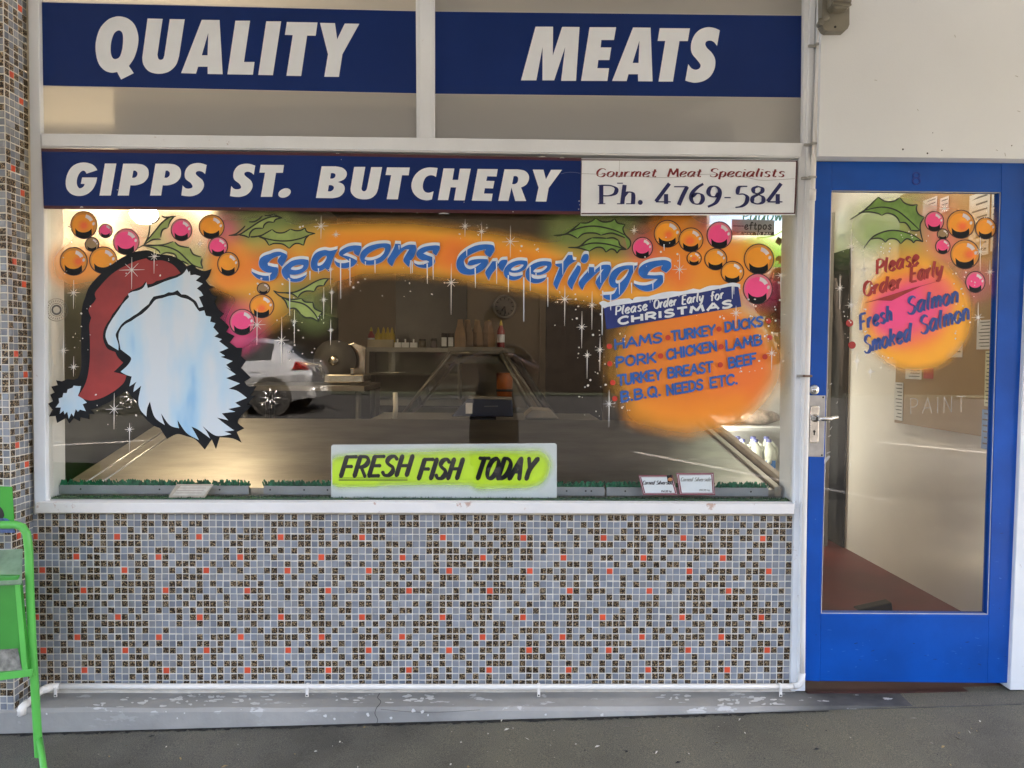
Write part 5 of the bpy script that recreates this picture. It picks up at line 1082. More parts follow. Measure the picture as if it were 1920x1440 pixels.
for (a_, b_, where) in ((112, 467, 'longest, at the left corner of the window'), (495, 640, 'just left of the fresh fish card'), (1030, 1133, 'just right of the fresh fish card'), (1137, 1440, 'at the right corner behind the price cards')):
    xa, xb = P(a_, 925, .06).x, P(b_, 925, .06).x; za = P(760, 926, .06).z; zb_ = P(760, 912, .06).z
    m = MB(); m.box((xa, .056, za-.004), (xb, .062, zb_), ALU)
    for i in range(3): m.lathe((xa+(xb-xa)*(i+.5)/3+rr.uniform(-.04, .04), .056, (za+zb_)/2), [(0, .001), (.003, .001), (.0035, 0)], DARK, 8, 'Y')
    o = m.build('metal_strip'); tag(o, 'dull metal strip on the window ledge, '+where, 'metal strip', 'metal strips on the window ledge')
    m = MB(); n = int((xb-xa)/.0028)
    for i in range(n*2):
        x = rr.uniform(xa, xb); y = rr.uniform(.058, .085); z = zb_-.004; h = rr.uniform(.012, .028); w = rr.uniform(.002, .005); a = rr.uniform(-.9, .9)
        t1 = (x+math.sin(a)*h*.5+rr.uniform(-.004, .004), y+rr.uniform(-.008, .004), z+h)
        m.add([(x-w, y, z), (x+w, y+.002, z), (t1[0]+w*.8, t1[1], t1[2]-.004), (t1[0], t1[1], t1[2]), (t1[0]-w*.8, t1[1], t1[2]-.005)], [(0, 1, 2, 3, 4)], GARN[rr.random() < .4])
    o = m.build('garnish_strip'); tag(o, 'frilly green plastic garnish strip, '+where, 'garnish strip', 'plastic garnish strips')

# -- FRESH FISH TODAY card
fc = empty('fish_card', P(832, 934, .03), 'white card reading fresh fish today on a fluorescent yellow patch', 'sign card')
m = MB(); m.slab([(624, 834), (1041, 831), (1044, 834), (1044, 933.5), (621, 933.5), (621, 837)], .024, .028, pm('card_white', (.66, .69, .68), .4, var=.04)); m.build('card', fc)
SF = Spray(623, 836, 1042, 932, 2.5)
SF.line([(640, 882), (720, 876), (860, 872), (960, 872), (1005, 872)], 17, 15, (.66, .93, .02), .95); SF.line([(640, 888), (800, 885), (1000, 888)], 13, 15, (.66, .93, .02), .95); SF.line([(622, 893), (700, 898)], 4, 10, (.66, .93, .02), .8); SF.line([(900, 905), (985, 900)], 4, 12, (.66, .93, .02), .6)
SF.build('yellow_patch', .0236, AIR, fc)
m = MB(); D = Depth(.0233, .00003)
for s_, x0, y0, x1, y1, h in (('FRESH', 638, 893, 764, 891, 36), ('FISH', 784, 897.5, 858, 897, 36), ('TODAY', 888, 897, 996, 898, 38)):
    m = MB(); write(m, s_, x0, y0, x1, y1, h, 6.4, D, BLACK, .32, (7.4, 5.6, 6.2), gap=.2)
    for st_ in layout(s_, x0, y0, x1, y1, h, .32, .2):
        for e in (0, -1): disc(m, st_[e][0], st_[e][1], 3.6, D(), BLACK, n=10)
    m.build('lettering', fc)
m = MB()
for y0, w in ((896.2, 1.1), (900, 2)): ribbon(m, [(635, y0), (764, y0)], w, D(), flat('olive_line', (.09, .14, .01), .5), caps=False)
m.build('underline', fc)

# -- price cards
CB, CT = flat('card_border', (.26, .05, .075), .5), flat('card_text', (.05, .045, .05), .5)
def price(q, Y, label, text, pale=False, name='price_card'):
    o = empty(name, P(sum(p[0] for p in q)/4, max(p[1] for p in q), Y), label, 'price card')
    cx, cy = sum(p[0] for p in q)/4, sum(p[1] for p in q)/4
    ins = lambda k: [(cx+(x-cx)*k, cy+(y-cy)*(k-.06)) for x, y in q]
    m = MB(); D = Depth(Y, .0003); m.slab(q, Y, Y+.002, CB); fill(m, [ins(.95)], D(), SIGNW); fill(m, [ins(.93)], D(), CB); fill(m, [ins(.86)], D(), SIGNW); m.build('card', o)
    m = MB(); Dp = Depth(Y-.0015, .00003); col = flat('faded_text', (.3, .3, .28), .5) if pale else CT
    write(m, text, cx-29, cy-1+pale*-4, cx+27, cy-1+pale*-4, 7, 1, Dp, col, .25, (1.5, .4, .7)); m.build('lettering', o); m = MB(); write(m, '$14.99 kg' if not pale else '$16.99 kg', cx+6, cy+13, cx+25, cy+13, 3, .7, Dp, col, .1)
    m.build('price', o); return o, cx, cy
FONT['g'] = (.48, [[(.44,.6),(.24,.64),(.06,.45),(.06,.15),(.22,.02),(.42,.2)],[(.45,.62),(.44,-.1),(.3,-.3),(.06,-.22)]])
o, cx, cy = price([(1197, 891), (1261, 891), (1271, 928), (1206, 928)], .012, 'tilted corned silverside price card with a small picture, left of two', 'Corned Silverside')
m = MB(); D = Depth(.0095, .0002); m_q = [(1250, 891), (1259, 890), (1262, 903), (1252, 904)]; fill(m, [m_q], D(), BLACK); disc(m, 1256.5, 899, 4.5, D(), flat('logo_orange', (.55, .22, .07), .5), 3.4); m.build('logo', o)
price([(1268, 887), (1338, 886.5), (1341, 928), (1274, 928)], .015, 'faded corned silverside price card on the right, without a picture', 'Corned Silverside', True)
q = [(331, 908), (400, 908), (384, 933), (315, 933)]
o = empty('price_card', P(357, 933, .012), 'cream price card lying slanted on the turf at the left', 'price card')
m = MB(); m.slab(q, .012, .014, pm('aged_card', (.5, .42, .33), .5, var=.2, scale=30)); m.build('card', o)
m = MB(); D = Depth(.0118, .0002); fill(m, [[(339, 911), (397, 911), (382, 929), (323, 929)]], D(), pm('aged_card_face', (.66, .6, .52), .5, var=.12, scale=40))
for k in range(3): ribbon(m, [(336-k*4, 915+k*4.6), (386-k*4, 915+k*4.6)], 1, D(), flat('pale_line', (.45, .33, .28), .5), caps=False)
m.build('printing', o)

# -- milk fridge at the right
YFR = 2.55
fx0, fx1 = P(1318, 700, YFR).x, XR-.03
fr = empty('drinks_fridge', ((fx0+fx1)/2, YFR, ZF), 'white drinks fridge with a lit green meadow header and milk inside', 'fridge')
FW = pm('fridge_white', (.6, .58, .55), .4, var=.06)
zh0, zh1 = P(1450, 507, YFR).z, P(1450, 398, YFR).z
zsh = P(1400, 886, YFR+.1).z
m = MB()
m.box((fx0, YFR, ZF), (fx0+.045, YFR+.7, zh0), FW); m.box((fx1-.045, YFR, ZF), (fx1, YFR+.7, zh0), FW); m.box((fx0, YFR+.66, ZF), (fx1, YFR+.7, zh0), FW)
m.box((fx0, YFR-.03, zh0), (fx1, YFR+.7, zh1+.03), FW); m.box((fx0+.045, YFR, ZF), (fx1-.045, YFR+.66, ZF+.35), DARK); m.build('cabinet', fr, .004)
for z in (zsh, zsh+.34, zsh+.68, zsh-.33):
    m = MB(); m.box((fx0+.05, YFR+.06, z-.025), (fx1-.05, YFR+.65, z), FW); m.build('shelf', fr)
HD, t, b = new_mat('lit_header')
sp_ = N(t, 'ShaderNodeSeparateXYZ'); gq = N(t, 'ShaderNodeNewGeometry'); t.links.new(gq.outputs['Position'], sp_.inputs[0])
mr = N(t, 'ShaderNodeMapRange'); mr.inputs[1].default_value = zh0; mr.inputs[2].default_value = zh1; t.links.new(sp_.outputs[2], mr.inputs[0])
ad = N(t, 'ShaderNodeMath', operation='MULTIPLY_ADD'); ad.inputs[1].default_value = .22; t.links.new(noise(t, 5, 3), ad.inputs[0]); t.links.new(mr.outputs[0], ad.inputs[2])
hc = ramp(t, ad.outputs[0], [(.12, (.05, .22, .03)), (.42, (.20, .45, .07)), (.60, (.45, .65, .22)), (.72, (.85, .92, .85)), (.9, (.50, .66, .86)), (1, (.42, .58, .82))])
t.links.new(hc, b.inputs['Base Color']); t.links.new(hc, b.inputs['Emission Color']); b.inputs['Emission Strength'].default_value = .06
m = MB(); m.box((fx0+.02, YFR-.034, zh0+.02), (fx1-.02, YFR-.031, zh1), HD); hdr = m.build('lit_header', fr)
SWG = flat('swirl_green', (.35, .6, .12), .5); DGN = flat('script_green', (.02, .10, .06), .5)
m = MB(); D = Depth(YFR-.0345, .0002)
for st_ in layout('eadow', 1392, 414, 1466, 414, 26, .15, .1): ribbon(m, st_, 2.6, D(), DGN, nib=(3, 1, 1.2))
ribbon(m, [(1420, 446), (1450, 442), (1470, 430), (1472, 424), (1466, 426)], 2.5, D(), SWG); m.build('lettering', hdr)
m = MB(); m.add([(fx0+.05, YFR+.01, ZF+.36), (fx1-.05, YFR+.01, ZF+.36), (fx1-.05, YFR+.01, zh0), (fx0+.05, YFR+.01, zh0)], [(0, 1, 2, 3)], GLASSI); m.build('glass_door', fr)
al = bpy.data.lights.new('fridge_tube', 'AREA'); al.shape = 'RECTANGLE'; al.size = .05; al.size_y = 1.2; al.energy = 1.25; al.color = (1, .97, .9)
ao = bpy.data.objects.new('fridge_tube', al); COL.objects.link(ao); ao.location = (fx0+.055, YFR+.04, zsh+.25); ao.rotation_euler = (R(90), 0, R(-60))
ao.parent = fr; ao.matrix_parent_inverse = WM(fr).inverted()
MILK = pm('milk_bottle', (.74, .73, .60), .3, var=.03); CAP = flat('milk_cap', (.16, .17, .42), .4); LBL = [flat('label_blue', (.08, .26, .62), .4), flat('label_violet', (.16, .17, .42), .4)]
def milk(px, Y, label, k):
    c = P(px, 886, Y); c.z = zsh+.001; h = .245; s = h/.245
    o = empty('milk_bottle', c, label, 'milk bottle', 'milk bottles in the fridge')
    m = MB(); w, dpt = .047, .05
    prof = [(.0, .0), (.92, .0), (1, .012), (1, .13), (.9, .165), (.55, .20), (.36, .215), (.36, .228)]
    ring = lambda kx, z: [(c.x+w*kx*(abs(math.cos(a))**.5)*(1 if math.cos(a) >= 0 else -1), c.y+dpt*kx*(abs(math.sin(a))**.5)*(1 if math.sin(a) >= 0 else -1), c.z+z) for a in [2*math.pi*i/20 for i in range(20)]]
    vs = [v for kx, z in prof for v in ring(kx, z)]
    m.add(vs, [(i*20+q, i*20+(q+1) % 20, (i+1)*20+(q+1) % 20, (i+1)*20+q) for i in range(len(prof)-1) for q in range(20)], MILK, True)
    m.build('body', o)
    m = MB(); m.tube([c+Vector((.030, -.01, .205)), c+Vector((.055, -.01, .19)), c+Vector((.062, -.01, .15)), c+Vector((.055, -.01, .11)), c+Vector((.044, -.01, .09))], .009, MILK, 10); m.build('handle', o)
    m = MB(); m.lathe(c, [(.021, .226), (.021, .245), (.018, .248), (0, .248)], CAP, 18); m.build('cap', o)
    m = MB(); m.box(c+Vector((-.036, -.0525, .03)), c+Vector((.036, -.0500, .095)), LBL[k]); m.lathe(c+Vector((-.01, -.0525, .083)), [(0, .001), (.018, .001), (.019, 0)], MILK, 14, 'Y'); m.build('label', o)
for a in ((1366, 2.78, 'leftmost milk bottle in the fridge, half hidden by its neighbour', 1), (1391, 2.66, 'milk bottle second from left, behind the tray rail', 1), (1415, 2.66, 'milk bottle with a violet label, beside the blue labelled one', 1), (1440, 2.66, 'milk bottle with a bright blue label, rightmost in the fridge', 0)): milk(*a)
for px in (1382, 1411, 1436): milk(px, 2.86, 'milk bottle in the back row of the fridge shelf', 1)
PKT = pm('wrapped_goods', (.3, .24, .2), .35, var=.6, scale=25)
for i, (px, w) in enumerate(((1415, .2), (1355, .16))):
    c = P(px, 800, YFR+.3); m = MB(); rr = random.Random(i)
    bm = bmesh.new(); bmesh.ops.create_icosphere(bm, subdivisions=3, radius=1)
    vs = [(c.x+v.co.x*w*(1+rr.uniform(-.08, .08)), YFR+.3+v.co.y*.13, zsh+.341+.06+v.co.z*.058*(1+rr.uniform(-.15, .15))) for v in bm.verts]; fs = [[v.index for v in f.verts] for f in bm.faces]; bm.free()
    m.add(vs, fs, PKT, True); o = m.build('food_packet'); tag(o, ['clear wrapped brown food packet on the fridge shelf above the milk', 'smaller wrapped food packet left of the first on the fridge shelf'][i], 'packet')

# -- garland of apples hanging inside the right edge
APR = pm('apple_red', (.20, .035, .025), .25, var=.5, scale=14); APL = pm('garland_leaf', (.07, .13, .045), .5, var=.4, scale=30)
ga = empty('apple_garland', P(1470, 440, .3), 'hanging garland of dull red apples and green leaves inside the right edge of the window', 'garland')
m = MB(); gp = [P(1493, 434, .28), P(1484, 470, .3), P(1472, 498, .3), P(1462, 540, .31), P(1466, 600, .31), P(1462, 640, .31), P(1458, 680, .31)]; m.tube([gp[0]+Vector((.02, 0, .3))]+gp, .010, pm('twig', (.16, .12, .07), .7), 8); m.build('stem', ga)
for x, y, r_ in ((1466, 522, .052), (1450, 546, .047), (1476, 556, .045), (1436, 574, .048), (1464, 582, .050), (1452, 606, .045), (1468, 664, .043), (1450, 668, .04)):
    c = P(x, y, .31+.03*math.sin(x)); m = MB(); m.lathe(c, [(0, r_*.78), (r_*.3, r_*.92), (r_*.75, r_*.72), (r_, r_*.1), (r_*.85, -r_*.5), (r_*.45, -r_*.88), (0, -r_*.8)], APR, 18); m.cyl(c+Vector((0, 0, r_*.75)), c+Vector((.004, 0, r_*1.15)), .003, DARK, n=6); m.build('apple', ga)
m = MB(); rr = random.Random(6)
for i in range(46):
    c = P(rr.uniform(1446, 1486), rr.choice((rr.uniform(440, 520), rr.uniform(600, 690), rr.uniform(600, 690))), rr.uniform(.25, .36)); l, w = rr.uniform(.03, .055), rr.uniform(.010, .018)
    u = Vector((rr.uniform(-1, 1), rr.uniform(-.5, .5), rr.uniform(-1, .6))).normalized(); v = u.cross(Vector((0, 1, .2))).normalized()
    m.add([c, c+u*l*.5+v*w, c+u*l, c+u*l*.5-v*w], [(0, 1, 2, 3)], APL)
m.build('foliage', ga)

# -- passage behind the door: notice board with papers
BRD = pm('brown_hardboard', (.34, .21, .09), .5, var=.1, scale=2, bmp=.1, bscale=60)
xw = XR-.016
def wallrect(m, q, x, mat):
    pts = [PX(px, py, x) for px, py in q]; m.add(pts, [(0, 1, 2, 3)], mat)
A1, A2 = PX(1677, 792, xw), PX(1862, 848, xw)
nbd = empty('notice_board', (XR, (A1.y+A2.y)/2, A1.z), 'big brown hardboard notice board on the passage wall behind the door', 'notice board')
m = MB(); m.box((xw, .35, A1.z), (XR-.001, A1.y, PX(1700, 362, xw).z+.0), BRD); m.build('panel', nbd)
PAP, PAY, PAB, PAR = flat('paper', (.62, .58, .52), .6, .08, 20), flat('paper_yellow', (.6, .56, .36), .6), flat('paper_blue', (.2, .32, .55), .6), flat('paper_red', (.42, .07, .06), .6)
TX = flat('paper_text', (.10, .09, .08), .6)
def paper(y0, y1, z0, z1, mat, label, rows, title=0, name='notice_paper'):
    o = empty(name, (xw, (y0+y1)/2, z0), label, 'paper', 'papers pinned to the notice board')
    m = MB(); e = .0012; m.box((xw-.003-e, y0, z0), (xw-.003, y1, z1), mat); m.build('sheet', o)
    m = MB(); n = rows; rr = random.Random(int(abs(y0*1000)))
    for i in range(n):
        z = z1-(i+.8)*(z1-z0)/(n+.6); h = (z1-z0)/(n+1)*.28
        m.add([(xw-.0046, y0+(y1-y0)*.1, z), (xw-.0046, y0+(y1-y0)*rr.uniform(.55, .92), z), (xw-.0046, y0+(y1-y0)*rr.uniform(.55, .92), z+h), (xw-.0046, y0+(y1-y0)*.1, z+h)], [(0, 1, 2, 3)], TX)
    if n: m.build('printing', o)
def yz(px, py): q = PX(px, py, xw); return q.y, q.z
def pap(px0, py0, px1, py1, *a):
    ya, za = yz(px0, (py0+py1)/2); yb, zb_ = yz(px1, (py0+py1)/2); m0 = yz((px0+px1)/2, py0)[1]; m1 = yz((px0+px1)/2, py1)[1]
    paper(min(ya, yb), max(ya, yb), m1, m0, *a)
pap(1678, 717, 1694, 788, PAP, 'narrow white slip hanging at the lower left corner of the notice board', 10)
pap(1699, 690, 1729, 711, PAP, 'small white paper under the painted orange glow, beside a red note', 3)
pap(1733, 690, 1751, 710, PAR, 'small red note beside a white paper on the notice board', 0)
pap(1776, 640, 1806, 670, PAP, 'cream paper half hidden by the painted orange ball', 2)
pap(1833, 600, 1860, 655, PAP, 'white form with ruled lines right of the orange ball', 8)
pap(1848, 658, 1858, 762, PAY, 'long narrow yellowish list at the right of the notice board', 14)
pap(1842, 768, 1854, 842, PAB, 'narrow blue leaflet below the yellow list', 6)
pap(1732, 372, 1758, 402, PAP, 'white paper high on the notice board above the pink bauble', 4)
pap(1764, 370, 1780, 398, PAP, 'small white paper high on the board beside the painted star', 3)
pap(1818, 362, 1856, 480, PAP, 'large white sheet with dark headings at the top right of the door glass', 9)
pap(1860, 362, 1874, 470, PAP, 'white sheet with a dark heading at the very right of the door glass', 7)
m = MB(); c = PZ(1636, 1142, ZF); q0 = [c+Vector(v) for v in ((-.09, -.03, 0), (.09, -.035, 0), (.09, .035, 0), (-.09, .03, 0))]; q1 = [c+Vector(v) for v in ((-.085, -.027, .008), (.085, -.03, .045), (.085, .03, .045), (-.085, .027, .008))]
m.hexa(q0, q1, pm('dark_wedge', (.035, .026, .018), .7)); o = m.build('door_wedge', bevel=.004); tag(o, 'dark wooden door wedge on the red floor behind the door', 'door wedge')
m = MB(); a = P(1548, 700, 2.3); m.box((a.x-.03, 2.30, ZF), (a.x+.04, 2.40, 2.4), pm('grey_post', (.2, .18, .15), .6)); o = m.build('fridge_side_post'); tag(o, 'grey upright post at the end of the passage behind the door', 'post')

pt_ = empty('passage_tube', (1.98, 1.2, ZC-.06), 'fluorescent batten on the passage ceiling above the red floor', 'lamp')
m = MB(); m.box((1.95, .6, ZC-.06), (2.01, 1.8, ZC-.001), FW0); m.build('batten', pt_)
m = MB(); m.tube([(1.98, .62, ZC-.085), (1.98, 1.78, ZC-.085)], .014, emit('passage_glow', (1, .93, .82), 1.0), 10); m.build('tube', pt_)
al3 = bpy.data.lights.new('passage_light', 'AREA'); al3.shape = 'RECTANGLE'; al3.size = .06; al3.size_y = 2.2; al3.energy = 1.05; al3.color = (1, .92, .8)
ao3 = bpy.data.objects.new('passage_light', al3); COL.objects.link(ao3); ao3.location = (1.98, 1.35, ZC-.11); ao3.parent = pt_; ao3.matrix_parent_inverse = WM(pt_).inverted()
# -- back of the shop
Y5 = YB-.01
def pbox(m, x0, y0, x1, y1, Y, d, mat): 
    a, bb = P(x0, y1, Y), P(x1, y0, Y); m.box((a.x, Y, a.z), (bb.x, Y+d, bb.z), mat)
m = MB(); pbox(m, 742, 500, 876, 655, Y5-.03, .03, pm('dark_hatch', (.016, .016, .013), .35, var=.4, scale=5)); o = m.build('serving_hatch'); tag(o, 'dark square hatch in the back wall above the sauce shelf', 'hatch')
m = MB(); a, bb = P(1024, 500, Y5), P(1132, 500, Y5); m.box((a.x, Y5-.03, ZF), (bb.x, Y5, 2.35), pm('dark_doorway', (.020, .014, .016), .5, var=.3)); m.box((a.x-.07, Y5-.04, ZF), (a.x, Y5, 2.42), IWD); o = m.build('back_door'); tag(o, 'dark door at the back of the shop right of the clock', 'door')
m = MB(); pbox(m, 895, 538, 1022, 541, Y5-.02, .02, IW); o = m.build('picture_rail'); tag(o, 'thin pale rail on the back wall above the clock', 'rail')
ck = empty('wall_clock', P(946, 575, Y5-.03), 'round wall clock on the dim back wall', 'clock')
c = P(946, 575, Y5-.03); rc = 22/1387*(8.3)
m = MB(); m.lathe(c, [(rc*.82, .02), (rc*.9, .035), (rc, .025), (rc*1.02, 0)], pm('clock_rim', (.34, .31, .27), .4), 36, 'Y'); m.build('rim', ck)
m = MB(); m.lathe(c, [(0, .012), (rc*.84, .012)], pm('clock_dial', (.16, .14, .12), .5), 36, 'Y'); m.build('dial', ck)
m = MB()
for k in range(12):
    a = k*math.pi/6; m.cyl(c+Vector((math.sin(a)*rc*.6, -.016, math.cos(a)*rc*.6)), c+Vector((math.sin(a)*rc*.76, -.016, math.cos(a)*rc*.76)), .006, DARK, n=6)
m.build('hour_mark', ck)
for a, l in ((3.75, .42), (3.05, .62)): m = MB(); m.cyl(c+Vector((0, -.02, 0)), c+Vector((math.sin(a)*rc*l, -.02, math.cos(a)*rc*l)), .009, DARK, n=6); m.build('hand', ck)

YC5 = 4.7
gc = empty('sauce_cabinet', P(760, 757, YC5), 'dim glass fronted cabinet carrying sauces and jars on its top', 'cabinet')
CABM = pm('cabinet_grey', (.20, .19, .155), .5, var=.1)
m = MB(); pbox(m, 684, 653, 965, 659, YC5-.02, .5, pm('cabinet_top', (.24, .23, .2), .4)); m.build('top', gc)
m = MB(); pbox(m, 688, 659, 692, 757, YC5, .45, CABM); pbox(m, 858, 659, 862, 757, YC5, .45, CABM); pbox(m, 684, 750, 866, 760, YC5-.01, .46, CABM); pbox(m, 692, 659, 858, 752, YC5+.40, .03, pm('cabinet_back', (.12, .125, .10), .5, var=.2, scale=4)); m.build('frame', gc)
m = MB(); pbox(m, 692, 659, 858, 750, YC5+.004, .004, GLASSI); m.build('glass', gc)
m = MB(); pbox(m, 692, 700, 858, 703, YC5+.05, .33, CABM); m.build('shelf', gc)
m = MB(); a, bb = P(684, 760, YC5), P(866, 760, YC5); m.box((a.x, YC5, ZF), (bb.x, YC5+.45, P(700, 759, YC5).z), DARK); m.build('plinth', gc)
SR, SY = flat('sauce_red', (.26, .02, .018), .35), flat('sauce_yellow', (.52, .38, .03), .35)
zc = P(700, 652.7, YC5).z+.001
def bottle(px, col, capc, h, r_, label, name='sauce_bottle', Y=YC5+.1, z=None, grp='bottles on the back shelf', cat='bottle'):
    c = P(px, 650, Y); c.z = zc if z is None else z
    o = empty(name, c, label, cat, grp)
    m = MB(); m.lathe(c, [(0, 0), (r_, 0), (r_*1.02, h*.08), (r_, h*.62), (r_*.55, h*.74), (r_*.4, h*.80)], col, 16); m.build('body', o)
    m = MB(); m.lathe(c, [(r_*.45, h*.80), (r_*.42, h*.86), (r_*.18, h*.98), (0, h)], capc, 14); m.build('cap', o)
    m = MB(); m.lathe(c, [(r_*1.03, h*.2), (r_*1.03, h*.48)], SIGNW if col is SR else SY, 16); m.build('label', o)
for i, (px, col) in enumerate(((696, SR), (709, SY), (719, SY), (727, SY), (735, SY))):
    bottle(px, col, SY, .215, .034, ['red sauce bottle with a yellow cap, leftmost in the carton', 'yellow sauce bottle next to the red one', 'yellow sauce bottle in the middle of the carton', 'yellow sauce bottle second from the right in the carton', 'yellow sauce bottle at the right end of the carton'][i])
m = MB(); a, bb = P(689, 650, YC5+.02), P(737, 637, YC5+.02); m.box((a.x, YC5+.02, zc-.0005), (bb.x, YC5+.026, bb.z), pm('carton', (.48, .42, .28), .6)); m.box((a.x, YC5+.02, zc-.0005), (a.x+.005, YC5+.2, bb.z), m.mats[0]); m.box((bb.x-.005, YC5+.02, zc-.0005), (bb.x, YC5+.2, bb.z), m.mats[0])
o = m.build('display_carton'); tag(o, 'pale open carton holding the sauce bottles', 'carton')
for i, px in enumerate((745.5, 760, 775.5)):
    c = P(px, 650, YC5+.08); c.z = zc; o = empty('boxed_jar', c, ['small white carton with a tag, left of three', 'small white carton with a tag, middle of three', 'small white carton with a tag, right of three'][i], 'carton', 'white cartons on the back shelf')
    m = MB(); m.box(c+Vector((-.036, 0, 0)), c+Vector((.036, .07, .06)), SIGNW); m.build('box', o); m = MB(); m.box(c+Vector((-.008, -.002, .02)), c+Vector((.008, 0, .095)), SIGNW); m.build('tag', o)
def jar(px, h, r_, mat, lid, label, lab=None):
    c = P(px, 650, YC5+.1); c.z = zc; o = empty('jar', c, label, 'jar', 'jars on the back shelf')
    m = MB(); m.lathe(c, [(0, 0), (r_, 0), (r_, h*.8), (r_*.85, h*.86)], mat, 16); m.build('body', o); m = MB(); m.lathe(c, [(r_*.9, h*.85), (r_*.9, h), (0, h)], lid, 16); m.build('lid', o)
    if lab: m = MB(); m.box(c+Vector((-r_*.7, -r_*1.03, h*.15)), c+Vector((r_*.7, -r_*.6, h*.72)), lab); m.build('label', o)
jar(792, .095, .038, pm('relish', (.10, .085, .045), .3), DARK, 'squat olive jar right of the white cartons')
jar(813.5, .105, .034, DARK, DARK, 'dark jar standing alone in the middle of the back shelf', flat('dark_label', (.05, .03, .04), .4))
jar(833, .16, .036, DARK, DARK, 'tall dark jar with a white label, left of a pair', SIGNW); jar(845.5, .16, .036, DARK, DARK, 'tall dark jar with a white label, right of a pair', SIGNW)

# deli case seen end-on, on its counter
YD0, YD1 = 2.7, 4.3
dc = empty('deli_case', P(880, 786, YD0), 'slant sided glass deli case seen end on behind the tray', 'deli case')
FRM = pm('case_frame', (.14, .13, .105), .35, .5, var=.1)
el, er, tl, tr_ = P(748, 786, YD0), P(1008, 786, YD0), P(845, 662, YD0), P(938, 662, YD0)
m = MB(); bars = [(el, tl), (tr_, er), (tl, tr_)]
for a, bb in bars:
    for Y in (YD0, YD1): m.cyl(Vector((a.x, Y, a.z)), Vector((bb.x, Y, bb.z)), .014, FRM, n=8)
for p in (el, er, tl, tr_): m.cyl(p, Vector((p.x, YD1, p.z)), .013, FRM, n=8)
m.build('frame', dc)
m = MB(); m.hexa([Vector((tl.x-.02, YD0-.02, tl.z+.012)), Vector((tr_.x+.02, YD0-.02, tr_.z+.012)), Vector((tr_.x+.02, YD1, tr_.z+.012)), Vector((tl.x-.02, YD1, tl.z+.012))], [Vector((tl.x-.02, YD0-.02, tl.z+.045)), Vector((tr_.x+.02, YD0-.02, tr_.z+.045)), Vector((tr_.x+.02, YD1, tr_.z+.045)), Vector((tl.x-.02, YD1, tl.z+.045))], FRM); m.build('top_shelf', dc)
m = MB(); b4 = lambda p, Y: Vector((p.x, Y, p.z))
m.add([el, er, tr_, tl], [(0, 1, 2, 3)], GLASSI); m.add([el, b4(el, YD1), b4(tl, YD1), tl], [(0, 1, 2, 3)], GLASSI); m.add([er, tr_, b4(tr_, YD1), b4(er, YD1)], [(0, 1, 2, 3)], GLASSI); m.build('glass', dc)
m = MB(); hb0, hb1 = P(852, 670, YD0+.03), P(935, 682, YD0+.03); m.box((hb0.x, YD0+.03, hb1.z), (hb1.x, YD0+.05, hb0.z), FRM); m.build('inner_rail', dc)
m = MB(); m.box((el.x-.02, YD0-.01, ZF), (er.x+.02, YD1, el.z-.014), pm('counter_base', (.09, .085, .075), .5, var=.15)); m.build('counter', dc)
m = MB(); s0, s1_ = P(950, 668, YD0-.08), P(1024, 782, YD0-.08); m.cyl(s0, s1_, .011, FRM, n=8); s2_ = P(962, 668, YD0+.4); m.cyl(s2_, P(1036, 780, YD0+.4), .03, DARK, n=8); m.build('lid_frame', dc)
OR = pm('orange_plastic', (.55, .13, .015), .4)
m = MB(); c = P(946, 748, YD0+.45); m.lathe(c, [(0, 0), (.06, 0), (.068, .2), (.062, .21), (0, .21)], OR, 20); m.lathe(c, [(.067, .06), (.0695, .065), (.0695, .075), (.068, .08)], DARK, 20)
o = m.build('orange_canister'); tag(o, 'orange canister inside the deli case', 'canister')
zt_ = tl.z+.046
BAG = pm('brown_paper_bag', (.12, .07, .03), .7, var=.2, scale=12)
for i, (px, w) in enumerate(((863, 15), (876, 16), (895, 15), (915, 20))):
    c = P(px, 655, YD0+.12+.05*i); c.z = zt_; hw = w/2*4.0/1000*1.35; h = .21
    m = MB(); d_ = .035
    rings = [(1, 1, 0), (1.02, 1, .3), (.92, .85, .55), (.6, .5, .78), (.5, .12, 1.0)]
    vs = []
    for kx, ky, kz in rings: vs += [c+Vector((a*hw*kx, bq*d_*ky, kz*h)) for a, bq in ((-1, -1), (0, -1.15), (1, -1), (1, 1), (0, 1.1), (-1, 1))]
    m.add(vs, [(k*6+q, k*6+(q+1) % 6, (k+1)*6+(q+1) % 6, (k+1)*6+q) for k in range(4) for q in range(6)]+[tuple(range(6))[::-1], tuple(range(24, 30))], BAG)
    o = m.build('paper_bag'); tag(o, ['pointed brown paper bag on the deli case, leftmost', 'pointed brown paper bag, second from left on the deli case', 'pointed brown paper bag between the dark sauce bottles', 'widest brown paper bag at the right on the deli case'][i], 'paper bag', 'paper bags on the deli case')
for i, (px, col) in enumerate(((892, DARK), (916, SR), (939, SR))):
    bottle(px, col, SY, .225, .03, ['dark bottle with a yellow cap behind the bags, left of three', 'red bottle with a yellow cap behind the widest bag', 'red bottle with a yellow cap right of the bags'][i], 'sauce_bottle', YD0+.42, zt_, 'bottles on the deli case')
